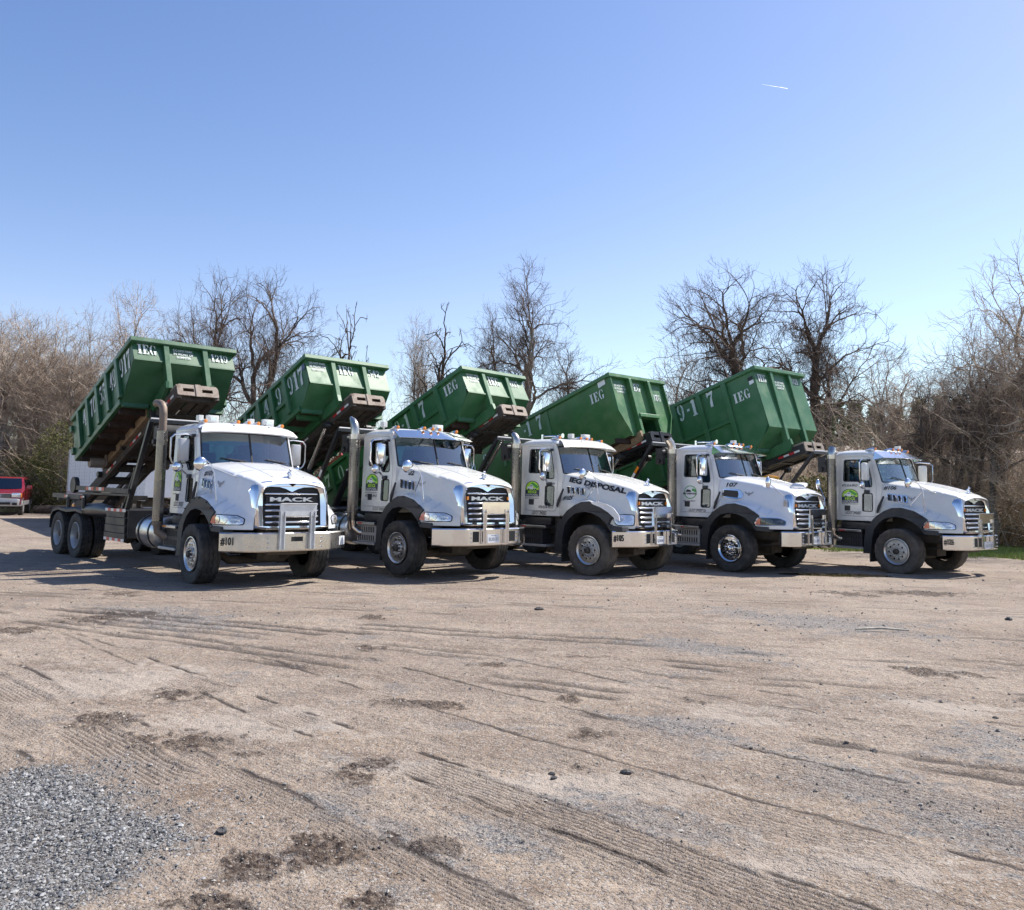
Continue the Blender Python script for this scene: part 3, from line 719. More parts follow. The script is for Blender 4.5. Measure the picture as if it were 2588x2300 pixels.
        part('bug_deflector', 'chrome', hd, lambda b: b.grid([[(1.02+.10*v-.05*u*u, .02+u*.36, 1.955+.09*v-.02*u*u) for u in np.linspace(-1, 1, 9)] for v in np.linspace(0, 1, 4)]), label='curved chrome deflector on the nose')
    # ---- headlights
    for s in (-1, 1):
        hy = lambda x, z, of, s=s: (x, s*(hood_y(min(x, 1.26), z, fdx)+of), z)
        if o.get('lampkind') == 'round':
            out = rpoly([(.96,1.20),(1.02,1.29),(1.26,1.285),(1.262,1.06),(1.02,1.07)], .05)
            bowl = [(1.095+.085*math.cos(t), 1.18+.088*math.sin(t)) for t in np.linspace(0, 2*PI, 15)[:-1]]
            parts = [([(1.06+.06*math.cos(t), 1.19+.06*math.sin(t)) for t in np.linspace(0, 2*PI, 13)[:-1]], 'headlamp_bowl')]
        else:
            out = rpoly([(.60,1.10),(.665,1.215),(.73,1.245),(1.06,1.24),(1.165,1.18),(1.175,1.085),(.68,1.075)], .03)
            lens = 'headlamp_dark' if o.get('lampkind') == 'led' else 'headlamp_bowl'
            parts = [([(.615,1.10),(.67,1.205),(.735,1.235),(.73,1.09)], 'headlamp_red'),
                     ([(.795+.055*math.cos(t), 1.162+.065*math.sin(t)) for t in np.linspace(0, 2*PI, 11)[:-1]], lens),
                     ([(.935+.06*math.cos(t), 1.162+.065*math.sin(t)) for t in np.linspace(0, 2*PI, 11)[:-1]], lens),
                     ([(1.075+.055*math.cos(t), 1.162+.06*math.sin(t)) for t in np.linspace(0, 2*PI, 11)[:-1]], lens)]
        def lens_(b):
            x0, x1 = min(p[0] for p in out), max(p[0] for p in out); cols = []
            for x in np.linspace(x0+.003, x1-.003, 20):
                zs = []
                for i in range(len(out)):
                    (xa, za), (xb, zb) = out[i], out[(i+1) % len(out)]
                    if (xa-x)*(xb-x) <= 0 and xa != xb: zs.append(za+(zb-za)*(x-xa)/(xb-xa))
                lo, hi = min(zs), max(zs); cols.append([hy(x, lo+(hi-lo)*t, .004+.016*(1 if 0 < t < 1 else 0)) for t in (0, .04, .35, .65, .96, 1)])
            b.grid(cols)
        H = part('headlight', 'headlamp_dark' if o.get('lampkind') == 'led' else 'lens_clear', T, lens_)
        part('headlight_frame', 'gasket' if o.get('lampkind') != 'led' else 'chrome', H, lambda b: b.tube([hy(x, z, .010) for x, z in [q_ for i_ in range(len(out)) for q_ in (out[i_], ((out[i_][0]*2+out[(i_+1)%len(out)][0])/3, (out[i_][1]*2+out[(i_+1)%len(out)][1])/3), ((out[i_][0]+out[(i_+1)%len(out)][0]*2)/3, (out[i_][1]+out[(i_+1)%len(out)][1]*2)/3))]]+[hy(*out[0], .010)], .010, 5))
        for P, mt_ in parts: part('lamp_bowl', mt_, H, lambda b: b.prism(P, .012, .036, lambda x, z, w_: hy(x, z, w_)))
    # ---- bumper
    bm_ = o.get('bumper', 'bumper_chrome')
    if k == 4: plan = [(1.13,-.98),(1.20,-.93),(1.36,-.80),(1.43,-.67),(1.43,.69),(1.30,.95),(1.05,1.22)]
    else: plan = [(1.05,-1.24),(1.24,-1.02),(1.40,-.74),(1.43,-.66),(1.43,.66),(1.40,.74),(1.24,1.02),(1.05,1.24)]
    def bump(b):
        rows = []
        for dx, z in ((-.06,.955),(-.015,.955),(0,.935),(0,.65),(-.015,.63),(-.06,.63)):
            rows.append([(x+dx, y*(1+dx*.3), z) for x, y in plan])
        b.grid(rows)
        for x, y in (plan[0], plan[-1]): b.add([(x,y,.935),(x-.06,y*.98,.955),(x-.06,y*.98,.63),(x,y,.65)], [(0,1,2,3)])
    B = part('bumper', bm_, T, bump, key=('bump', k == 4), ang=25)
    if k == 4:
        part('bumper_inner', 'black_steel', T, lambda b: b.box(1.15,1.425,-.67,.80,.64,.93))
    if k in (1,): holes_ = [(-.10,.13,.80,.88)]
    else: holes_ = [(-.56,-.40,.70,.90),(.40,.56,.70,.90)]
    for (a, c, z0, z1) in holes_: part('bumper_opening', 'gasket', B, lambda b: b.box(1.425,1.434,a,c,z0,z1), key=('bo', a), bevel=.003)
    for y in (-.60, .60) if k != 1 else (-.55, .50):
        for z in (.70, .78, .86):
            q = part('bolt', 'bright_steel', B, lambda b: b.ball((0,0,0), .015, 8, 5), key='bolt'); q.location = (1.436, y, z)
    if k != 1:
        pl = part('license_plate', 'plate_white', T, lambda b: b.prism(rrect(-.155,.68,.155,.84,.015), 0, .006, lambda y, z, w_: (1.437+w_, y-.03, z)), key='plate')
        if k != 5: pl.location = (0, 0, 0)
        else: pl.location = (.0, .12, -.03)
        text(o.get('plate', 'EUS111'), 'plate_blue', pl, lambda u, v: (1.4445, -.15+.24*u, .715+.065*v))
        text('GEORGIA', 'plate_blue', pl, lambda u, v: (1.4445, -.09+.12*u, .81+.018*v))
    else:
        pl = part('license_plate', 'plate_white', T, lambda b: b.prism(rrect(0,.70,.26,.86,.015), 0, .006, lambda t, z, w_: (1.26+w_-.5*t, .98+.62*t*.0+t*.75, z)), label='small white plate on the far bumper end')
    if o.get('bumper_text'):
        text(o['bumper_text'], 'print_black', B, lambda u, v: (1.070+.140*u+.014, -1.222+.162*u-.012, .735+.145*v), name='number')
    # guard
    gm = o.get('guard', 'chrome')
    gd = part('grille_guard', gm, T, lambda b: (b.box(1.455,1.475,-.36,.36,1.235,1.45), b.box(1.44,1.50,-.36,.36,1.445,1.46)), key='gplate', bevel=.003)
    for y in (-.295, .295):
        part('guard_post', gm, gd, lambda b, y=y: (b.box(1.436,1.452,y-.062,y+.062,.665,1.33), b.box(1.452,1.50,y-.062,y-.050,.665,1.32), b.box(1.452,1.50,y+.02,y+.032,.665,1.32)), key=('post', y))
        for z in (1.27,): q = part('bolt', 'bright_steel', gd, lambda b: b.ball((0,0,0), .015, 8, 5), key='bolt'); q.location = (1.48, y, z)
    # ---- roof lights
    for y, x in ((-.80,-.66),(-.21,-.52),(0,-.50),(.21,-.52),(.80,-.66)):
        r = part('marker_light', 'amber', cab, lambda b: b.grid([[(.035+.02*math.sin(t) if 0 else .03*math.cos(t*.5), r_*math.cos(a), r_*math.sin(a)+.02) for a in np.linspace(0, 2*PI, 11)[:-1]] for t, r_ in ((0,.004),(.8,.024),(1.6,.036),(2.4,.036))], True), key='ml')
        zz = 2.935 if abs(y) < .5 else 2.925
        r.location = (x-.04, y, zz)
        h_ = part('marker_base', chrome if k in (2,3,4,5) else paint, cab, lambda b: b.tube([(.0,0,.01),(-.06,0,.02),(-.20,0,.005),(-.24,0,-.01)], [.040,.038,.022,.006], 8), key=('mlb', k == 1)); h_.location = (x-.045, y, zz-.0)
    # work lights / boxes / horns on the roof
    for i, (x, y, sc, kind) in enumerate(o['roof_kit']):
        if kind == 'lamp':
            q = part('work_light', o.get('lampmat', 'cream_paint'), cab, lambda b: (b.box(-.09,.02,-.11,.11,.0,.14), b.box(.02,.03,-.085,.085,.025,.115)), key='wl', bevel=.02); q.location = (x, y, 2.94)
            q2 = part('lamp_lens', 'lens_clear', cab, lambda b: b.box(.034,.040,-.06,.06,.035,.105), key='wll', bevel=.002); q2.location = (x, y, 2.94)
        elif kind == 'box':
            q = part('antenna_box', 'cream_paint', cab, lambda b: (b.box(-.06,.06,-.05,.05,.02,.13), b.tube([(0,0,-.02),(0,0,.03)], .02, 6)), key='abx', bevel=.008); q.location = (x, y, 2.935)
        elif kind == 'horn':
            q = part('air_horn', chrome, cab, lambda b: (b.tube([(-.55,0,.06),(-.1,0,.06),(.02,0,.06),(.05,0,.06)], [.014,.018,.035,.055], 10), b.tube([(-.55,0,-.02),(-.55,0,.10)], .03, 8), b.tube([(-.02,0,-.03),(-.02,0,.03)], .025, 6)), key='horn'); q.location = (x, y, 2.94)
    # ---- mirrors
    for s in (-1, 1):
        # on an open door the mirror swings with the door
        dx, dy = (0, 0)
        op = (s == 1 and o.get('open_door'))
        par = T
        arm = part('mirror_arm', 'bright_steel' if k != 1 else 'aluminium', par, lambda b, s=s: b.tube([(-.80,s*.96,2.66),(-.79,s*1.12,2.68),(-.78,s*1.34,2.66),(-.78,s*1.40,2.60),(-.78,s*1.40,2.25),(-.79,s*1.36,2.15),(-.82,s*1.00,1.90)], .017, 8), key=('marm', s))
        mh = part('mirror', {1: 'silver_trim', 2: 'chrome', 3: 'chrome', 4: 'chrome', 5: 'cream_paint'}[k], arm, lambda b, s=s: b.box(-.82,-.70,s*1.17-.10,s*1.17+.10,2.17,2.60), key=('mir', s), bevel=.035)
        part('mirror_bracket', 'black_plastic', arm, lambda b, s=s: (b.box(-.87,-.74,s*.97-.03,s*.97+.05,2.64,2.69), b.box(-.88,-.76,s*1.0-.04,s*1.0+.03,1.87,1.94)), key=('mbr', s), bevel=.01)
        part('round_mirror', chrome, arm, lambda b, s=s: b.ball((-.80,s*1.24,2.07), .10, 14, 9, (.45,1,1)), key=('rmir', s))
        if op:
            a = rad(-62); hx, hy = -.62, .98; R2 = Matrix.Rotation(a, 2); p = R2 @ Vector((hx, hy)); arm.rotation_euler = (0, 0, a); arm.location = (hx-p.x, hy-p.y, 0)
    # hood mirrors
    if k != 4:
        for s in (-1,) if k != 99 else (-1, 1):
            def hm(b, s=s):
                b.tube([(.36,s*1.30,2.13),(.44,s*1.24,2.16),(.52,s*1.20,2.10),(.60,s*1.17,1.95),(.62,s*1.12,1.47)], .011, 6)
                b.tube([(.55,s*1.20,2.05),(.70,s*.83,1.90)], .011, 6); b.tube([(.59,s*1.18,1.90),(.26,s*1.06,1.60)], .009, 6)
                for p in ((.62,s*1.12,1.475),(.26,s*1.06,1.60),(.71,s*.82,1.90)): b.ball(p, .028, 8, 5, (1,1,.6))
            A = part('hood_mirror_arm', 'aluminium' if k == 1 else 'bright_steel', T, hm, key=('hm', s))
            part('hood_mirror', chrome, A, lambda b, s=s: b.ball((.34,s*1.31,2.11), .125, 18, 11, (.45,1,1)), key=('hmm', s))
    else:
        for s in (-1, 1):
            A = part('hood_mirror_arm', 'bright_steel', T, lambda b, s=s: (b.tube([(.90,s*1.12,2.02),(1.0,s*1.05,1.92),(1.16,s*.90,1.70),(1.17,s*.88,1.62)], .011, 6), b.box(1.13,1.20,s*.86-.03,s*.86+.03,1.50,1.64)))
            part('hood_mirror', chrome, A, lambda b, s=s: b.ball((.90,s*1.12,2.02), .12, 16, 10, (.4,.7,1.1)))
    # ---- exhaust
    ex = {1: 'rusty_exhaust'}.get(k, 'exhaust_tip')
    def shield(b):
        R_ = .112 if k != 1 else .100; z0, z1 = (1.0, 2.76); n = 24; b.uv = []
        for z in np.linspace(z0, z1, 3):
            for j in range(n+1):
                t = 2*PI*j/n; b.v.append((-1.60+R_*math.cos(t), -1.24+R_*math.sin(t), float(z))); b.uv.append((t*R_, float(z)))
        for i in range(2):
            for j in range(n): b.f.append((i*(n+1)+j, i*(n+1)+j+1, (i+1)*(n+1)+j+1, (i+1)*(n+1)+j))
    zt = 2.62 if k == 1 else 2.76
    E_ = part('exhaust_stack', ex, T, lambda b: (b.tube([(-1.60,-1.24,.98),(-1.60,-1.24,2.78 if k != 1 else 3.10)], .10 if k != 1 else .073, 20), b.tube([(-1.60,-1.24,2.70),(-1.60,-1.24,2.80)], .116, 20) if k != 1 else b.tube([(-1.60,-1.24,.96),(-1.60,-1.24,1.04)], .104, 20), b.tube([(-1.60,-1.24,1.0),(-1.60,-1.22,.85),(-1.52,-1.12,.76),(-1.35,-.9,.74)], .085, 12)), key=('stk', k == 1))
    hs = part('heat_shield', 'perforated_steel', E_, shield, key=('shield', k == 1))
    tips = {1: ([(-1.60,-1.24,2.75),(-1.60,-1.24,3.10),(-1.62,-1.24,3.20),(-1.70,-1.24,3.28),(-1.80,-1.24,3.31),(-1.98,-1.24,3.32)], .073),
            2: ([(-1.60,-1.24,2.76),(-1.60,-1.24,2.90),(-1.62,-1.24,3.0),(-1.68,-1.24,3.09),(-1.78,-1.24,3.17)], [.095,.095,.09,.075,.03]),
            3: ([(-1.60,-1.24,2.76),(-1.60,-1.24,2.86),(-1.62,-1.24,2.93),(-1.68,-1.24,3.0),(-1.76,-1.24,3.06)], [.095,.095,.09,.08,.04]),
            4: ([(-1.60,-1.24,2.76),(-1.60,-1.24,2.88),(-1.62,-1.27,2.96),(-1.66,-1.33,3.05)], .095),
            5: ([(-1.60,-1.24,2.76),(-1.60,-1.24,2.82),(-1.60,-1.21,2.90),(-1.61,-1.17,2.97)], .095)}[k]
    part('exhaust_tip', ex, E_, lambda b: b.tube(tips[0], tips[1], 18, caps=False))
    if k in (4, 5, 3):
        pt, pd = Vector(tips[0][-1]), (Vector(tips[0][-1])-Vector(tips[0][-2])).normalized()
        part('pipe_mouth', 'gasket', E_, lambda b: b.tube([pt-pd*.02, pt-pd*.015], .088, 16))
    # ---- steps
    sx = .0
    for (x0, x1, z0, z1) in ((-1.50+sx,-.88+(.12 if k == 3 else 0),.93,.985), (-1.62,-.86+(.12 if k == 3 else 0),.525,.575)):
        part('step', 'aluminium' if z0 > .8 else 'silver_trim', T, lambda b: b.box(x0, x1, -1.20, -.80, z0, z1), key=('step', x0, x1), bevel=.008)
    part('step_box', 'black_plastic' if k in (1,3,5) else 'silver_trim', T, lambda b: (b.box(-1.58,-.90,-1.12,-.75,.58,.93),), key=('sbox', k in (1,3,5)), bevel=.01)
    for i in range(9):
        for r in range(2):
            q = part('step_slot', 'gasket', T, lambda b: b.box(-.014,.014,-.004,0,-.055,.055), key='slot'); q.location = (-1.50+.065*i, -1.121, .66+.17*r)
    part('step_light', 'red_reflector' if k != 1 else 'amber', T, lambda b: b.box(-1.44,-1.30,-1.206,-1.198,.945,.972), key='sl')
    part('under_cab', 'black_steel', T, lambda b: (b.box(-1.6,-.6,-.85,.85,.80,1.18), b.box(-1.5,-.75,-1.0,-.85,1.0,1.16)), key='ucab', bevel=.02)
    # ---- chassis
    def chas(b):
        for s in (-1, 1): b.beam((-9.0,s*.43,.88),(1.2,s*.43,.88),.09,.27)
        for x in (-8.6,-7.1,-5.6,-4.2,-2.8): b.beam((x,-.43,.88),(x,.43,.88),.12,.2)
        b.box(-.35,1.1,-.42,.42,.72,1.35)
    part('chassis_frame', 'dirty_steel', T, chas, key='chas')
    def axle(b):
        b.tube([(wdx,-.98,.50),(wdx,-.7,.50),(wdx,-.55,.40),(wdx,.55,.40),(wdx,.7,.50),(wdx,.98,.50)], [.06,.07,.08,.08,.07,.06], 8)
        for s in (-1, 1): b.beam((wdx-.75,s*.45,.66),(wdx,s*.45,.52),.09,.05); b.beam((wdx,s*.45,.52),(wdx+.75,s*.45,.66),.09,.05); b.tube([(wdx+.75,s*.45,.66),(wdx+.82,s*.45,.78)], .03, 6)
        b.box(wdx-.2,wdx+.45,-.22,.22,.42,.75); b.tube([(1.1,-.4,.6),(1.1,.4,.6)], .05, 8)
    part('front_axle', 'dirty_steel', T, axle, key=('fax', wdx))
    for s in (-1, 1): front_wheel(T, wdx, s, o, o.get('steer', 0))
    for x in (-6.45, -7.75):
        for s in (-1, 1): rear_wheel(T, x, s)
        part('rear_axle', 'dirty_steel', T, lambda b, x=x: (b.tube([(x,-.95,.52),(x,.95,.52)], .09, 8), b.ball((x,0,.52), .22, 10, 7)), key=('rax', x))
    for s in (-1, 1):
        def rf(b, s=s):
            pts = [(-8.35,.62),(-8.32,.95),(-8.15,1.08),(-7.75,1.14),(-7.1,1.10),(-6.45,1.14),(-6.0,1.09)]
            b.grid([[(x, s*1.24, z) for x, z in pts], [(x, s*.72, z) for x, z in pts]]); b.grid([[(x, s*1.24, z) for x, z in pts], [(x, s*1.24, z-.06) for x, z in pts]])
        part('rear_fender', 'black_plastic', T, rf, key=('rf', s))
    # tank, tool box
    tk = part('fuel_tank', 'aluminium', T, lambda b: b.lathe([(0,-2.82),(.27,-2.82),(.315,-2.79),(.33,-2.74),(.33,-1.93),(.315,-1.88),(.27,-1.85),(0,-1.85)], (0,-.88,.80), 'x', 32), key='tank')
    for x in (-2.62, -2.12): part('tank_strap', 'gasket', tk, lambda b, x=x: b.lathe([(.333,x-.03),(.340,x-.03),(.340,x+.03),(.333,x+.03)], (0,-.88,.80), 'x', 32, closed=True), key=('strap', x))
    part('tank_cap', 'bright_steel', tk, lambda b: b.tube([(-2.3,-.95,1.11),(-2.3,-.97,1.17)], .05, 10), key='tcap')
    tb = part('tool_box', 'clean_black_steel', T, lambda b: b.box(-4.42,-3.22,-1.20,-.50,.62,1.20), key='tbox', bevel=.01)
    for i in range(4): part('plank', 'black_steel', tb, lambda b, i=i: b.box(-4.46+.03*i,-3.26-.02*i,-1.245,-1.205,.56+.16*i,.71+.16*i), key=('plk', i), bevel=.006)
    for zz in (.575, 1.185):
        for i in range(7): part('reflective_tape', 'red_reflector' if i % 2 else 'white_reflector', tb, lambda b, i=i, zz=zz: b.box(-4.44+.167*i,-4.44+.167*(i+1)-.004,-1.250,-1.246,zz-.03,zz+.03), key=('tape', i, zz))
    # ---- hoist
    A = rad(o['ang']); hx, hz = o['head']                  # top front corner of the hoist frame
    ex_, ez_ = Vector((math.cos(A), 0, math.sin(A))), Vector((-math.sin(A), 0, math.cos(A)))
    H0 = Vector((hx, 0, hz))
    hp = lambda l, y, h_: H0+ex_*l+ez_*h_+Vector((0, y, 0))
    LH = (hz-1.12)/math.sin(A)
    hm_ = o.get('hoistmat', 'dirty_steel')
    def hoist(b):
        for s in (-1, 1):
            b.beam(hp(0, s*.42, -.14), hp(-LH, s*.42, -.14), .10, .26, ez_)
            b.beam(hp(-.1, s*.20, -.10), hp(-LH*.9, s*.20, -.10), .06, .10, ez_)
        l = .2
        while l < LH-.3:
            b.beam(hp(-l, -.40, -.17), hp(-l, .40, -.17), .10, .16, ez_); l += .75
        for i in range(3): b.beam(hp(-.25, -.24+.24*i, -.20), hp(-3.4, -.24+.24*i, -.20), .18, .03, ez_)
    HO = part('hoist_frame', hm_, T, hoist)
    for s in (-1, 1):
        for l in (1.2, 3.0, 4.6):
            part('side_roller', 'black_steel', HO, lambda b: b.tube([hp(-l, s*.46, -.06), hp(-l, s*.56, -.06)], .075, 10))
        for i in range(4):
            for l0 in (.15, 2.0, 3.6): part('reflective_tape', 'red_reflector' if i % 2 else 'white_reflector', HO, lambda b: b.beam(hp(-l0-.17*i, s*.473, -.16), hp(-l0-.17*i-.165, s*.473, -.16), .004, .05, ez_))
    def head(b):
        f = lambda y, z, w_: tuple(hp(w_-.0, y, z))
        out = rpoly([(-.46,-.22),(-.46,-.02),(-.42,.04),(.42,.04),(.46,-.02),(.46,-.22)], .03)
        b.prism(out, 0, .03, f, [[(-.33,-.13),(-.09,-.13),(-.09,-.05),(-.33,-.05)], [(.09,-.13),(.33,-.13),(.33,-.05),(.09,-.05)]])
        b.prism([(-.46,-.22),(.46,-.22),(.46,.035),(-.46,.035)], -.30, -.26, f)
        b.prism([(-.46,.00),(.46,.00),(.46,.038),(-.46,.038)], -.28, -.002, f)
        b.prism([(-.46,-.22),(-.44,-.22),(-.44,.0),(-.46,.0)], -.28, -.002, f); b.prism([(.44,-.22),(.46,-.22),(.46,.0),(.44,.0)], -.28, -.002, f)
    HD = part('cable_head', o.get('headmat', 'worn_head'), HO, head, bevel=.004)
    part('head_strap', o.get('headmat', 'worn_head'), HO, lambda b: b.prism([(-.06,-.24),(.06,-.24),(.06,.05),(-.06,.05)], .032, .048, lambda y, z, w_: tuple(hp(w_, y, z))), bevel=.004)
    for y in (-.21, .21): part('sheave', 'aluminium', HO, lambda b: b.tube([hp(-.12, y-.10, -.10), hp(-.12, y+.10, -.10)], .06, 12))
    # cylinders
    top = hp(-o.get('cyl', 1.0), 0, -.30); base = Vector((-5.20, 0, 1.02))
    for s in (-1, 1):
        y = Vector((0, s*.58, 0)); mid = base.lerp(top, .50)
        CY = part('lift_cylinder', 'clean_black_steel', T, lambda b: (b.tube([base+y, mid+y], .085, 16), b.tube([mid+y-(mid-base).normalized()*.06, mid+y+(mid-base).normalized()*.02], .10, 16), b.ball(base+y, .13, 10, 7)))
        part('cylinder_rod', 'bright_steel', CY, lambda b: b.tube([mid+y, top+y], .048, 14))
        part('rod_eye', 'black_steel', CY, lambda b: (b.tube([top+y-Vector((0,.07,0)), top+y+Vector((0,.07,0))], .085, 12), b.beam(top+y*.75, top+y*.75+ez_*.25, .06, .16, ex_)))
    # tarp gantry
    gt = o.get('gantry', (-2.45, 2.93)); gx_, gz_ = gt
    TG = part('tarp_gantry', 'clean_black_steel', T, lambda b: [b.beam((-3.55,s*1.12,1.18),(gx_,s*1.12,gz_),.07,.09,(0,1,0)) for s in (-1, 1)]+[b.beam((gx_,-1.16,gz_),(gx_,1.16,gz_),.05,.05), b.tube([(-3.55,-1.16,1.18),(-3.55,1.16,1.18)], .05, 8)])
    part('crossbar', 'silver_trim', TG, lambda b: b.tube([(gx_+.03,-1.14,gz_+.05),(gx_+.03,1.14,gz_+.05)], .022, 8))
    part('tarp_roller', 'rubber' if k != 5 else 'clean_black_steel', TG, lambda b: b.tube([(gx_+.25,-.98,gz_-.20),(gx_+.25,.98,gz_-.20)], .13 if k != 5 else .15, 16))
    part('roller_motor', 'black_steel', TG, lambda b: (b.tube([(gx_+.25,-1.12,gz_-.20),(gx_+.25,-.98,gz_-.20)], [.085,.10], 12), b.box(gx_+.10,gx_+.32,-1.10,-1.0,gz_-.50,gz_-.10), b.tube([(gx_+.2,-1.08,gz_-.42),(gx_+.2,-1.15,gz_-.42)], .05, 10)))
    ga = Vector((-3.55,-1.165,1.18)); gb = Vector((gx_,-1.165,gz_))
    if k in (2, 4):
        cs = ['white_reflector','red_reflector','white_reflector'] if k == 2 else ['white_reflector','red_reflector','white_reflector','white_reflector','amber']
        for i, c in enumerate(cs): part('reflective_tape', c, TG, lambda b: b.beam(ga.lerp(gb, .24+.09*i), ga.lerp(gb, .24+.09*i+.085), .075, .004, (0,1,0)) if 0 else b.beam(ga.lerp(gb, .24+.09*i), ga.lerp(gb, .24+.09*i+.085), .070, .006, (0,1,0)))
    part('back_post', 'clean_black_steel', T, lambda b: (b.beam((-2.15,.40,.9),(-2.15,.40,2.75),.14,.14,(1,0,0)), b.beam((-2.15,-.40,.9),(-2.15,-.40,2.6),.10,.10,(1,0,0)), b.beam((-2.15,-.5,2.62),(-2.15,.5,2.62),.10,.12)), key='bpost') if k in (4, 5) else None
    # low side rail with tape and hub (seen on the first truck)
    part('side_rail', 'black_steel', T, lambda b: (b.beam((-6.75,-1.18,1.62),(-3.3,-1.18,1.58),.05,.10), b.beam((-6.7,-1.16,1.50),(-3.3,-1.16,1.50),.04,.04), b.beam((-8.4,-1.15,1.42),(-6.3,-1.15,1.40),.10,.10), b.tube([(-6.82,-1.22,1.68),(-6.82,-1.12,1.68)], .19, 20), b.tube([(-6.0,-1.2,1.15),(-6.0,-1.2,1.4)], .05, 6), b.tube([(-7.1,-1.2,1.15),(-7.1,-1.2,1.4)], .05, 6), b.beam((-8.3,-1.1,1.36),(-8.3,1.1,1.36),.12,.12)), key='srail')
    if k == 1:
        for i in range(7):
            if i == 3: continue
            part('reflective_tape', 'red_reflector' if i % 2 == 0 else 'white_reflector', T, lambda b: b.box(-5.9+.17*i,-5.9+.17*(i+1)-.005,-1.210,-1.206,1.575,1.645))
        for x in (-7.45, -6.25):
            for i in range(2): part('reflective_tape', 'red_reflector' if i % 2 == 0 else 'white_reflector', T, lambda b: b.box(x+.13*i,x+.13*(i+1)-.005,-1.206,-1.202,1.38,1.44))
        part('marker_light', 'amber', T, lambda b: b.box(-6.62,-6.48,-1.27,-1.24,1.18,1.25), bevel=.01)
        part('tarp_bag', 'clean_black_steel', T, lambda b: b.tube([(-6.1,-1.08,1.12),(-5.2,-1.08,1.14),(-4.5,-1.06,1.12)], [.14,.16,.12], 12))
        part('marker_light', 'amber', T, lambda b: b.box(-.92,-.80,-1.05,-1.0,1.06,1.14), bevel=.01)
    return T, hp
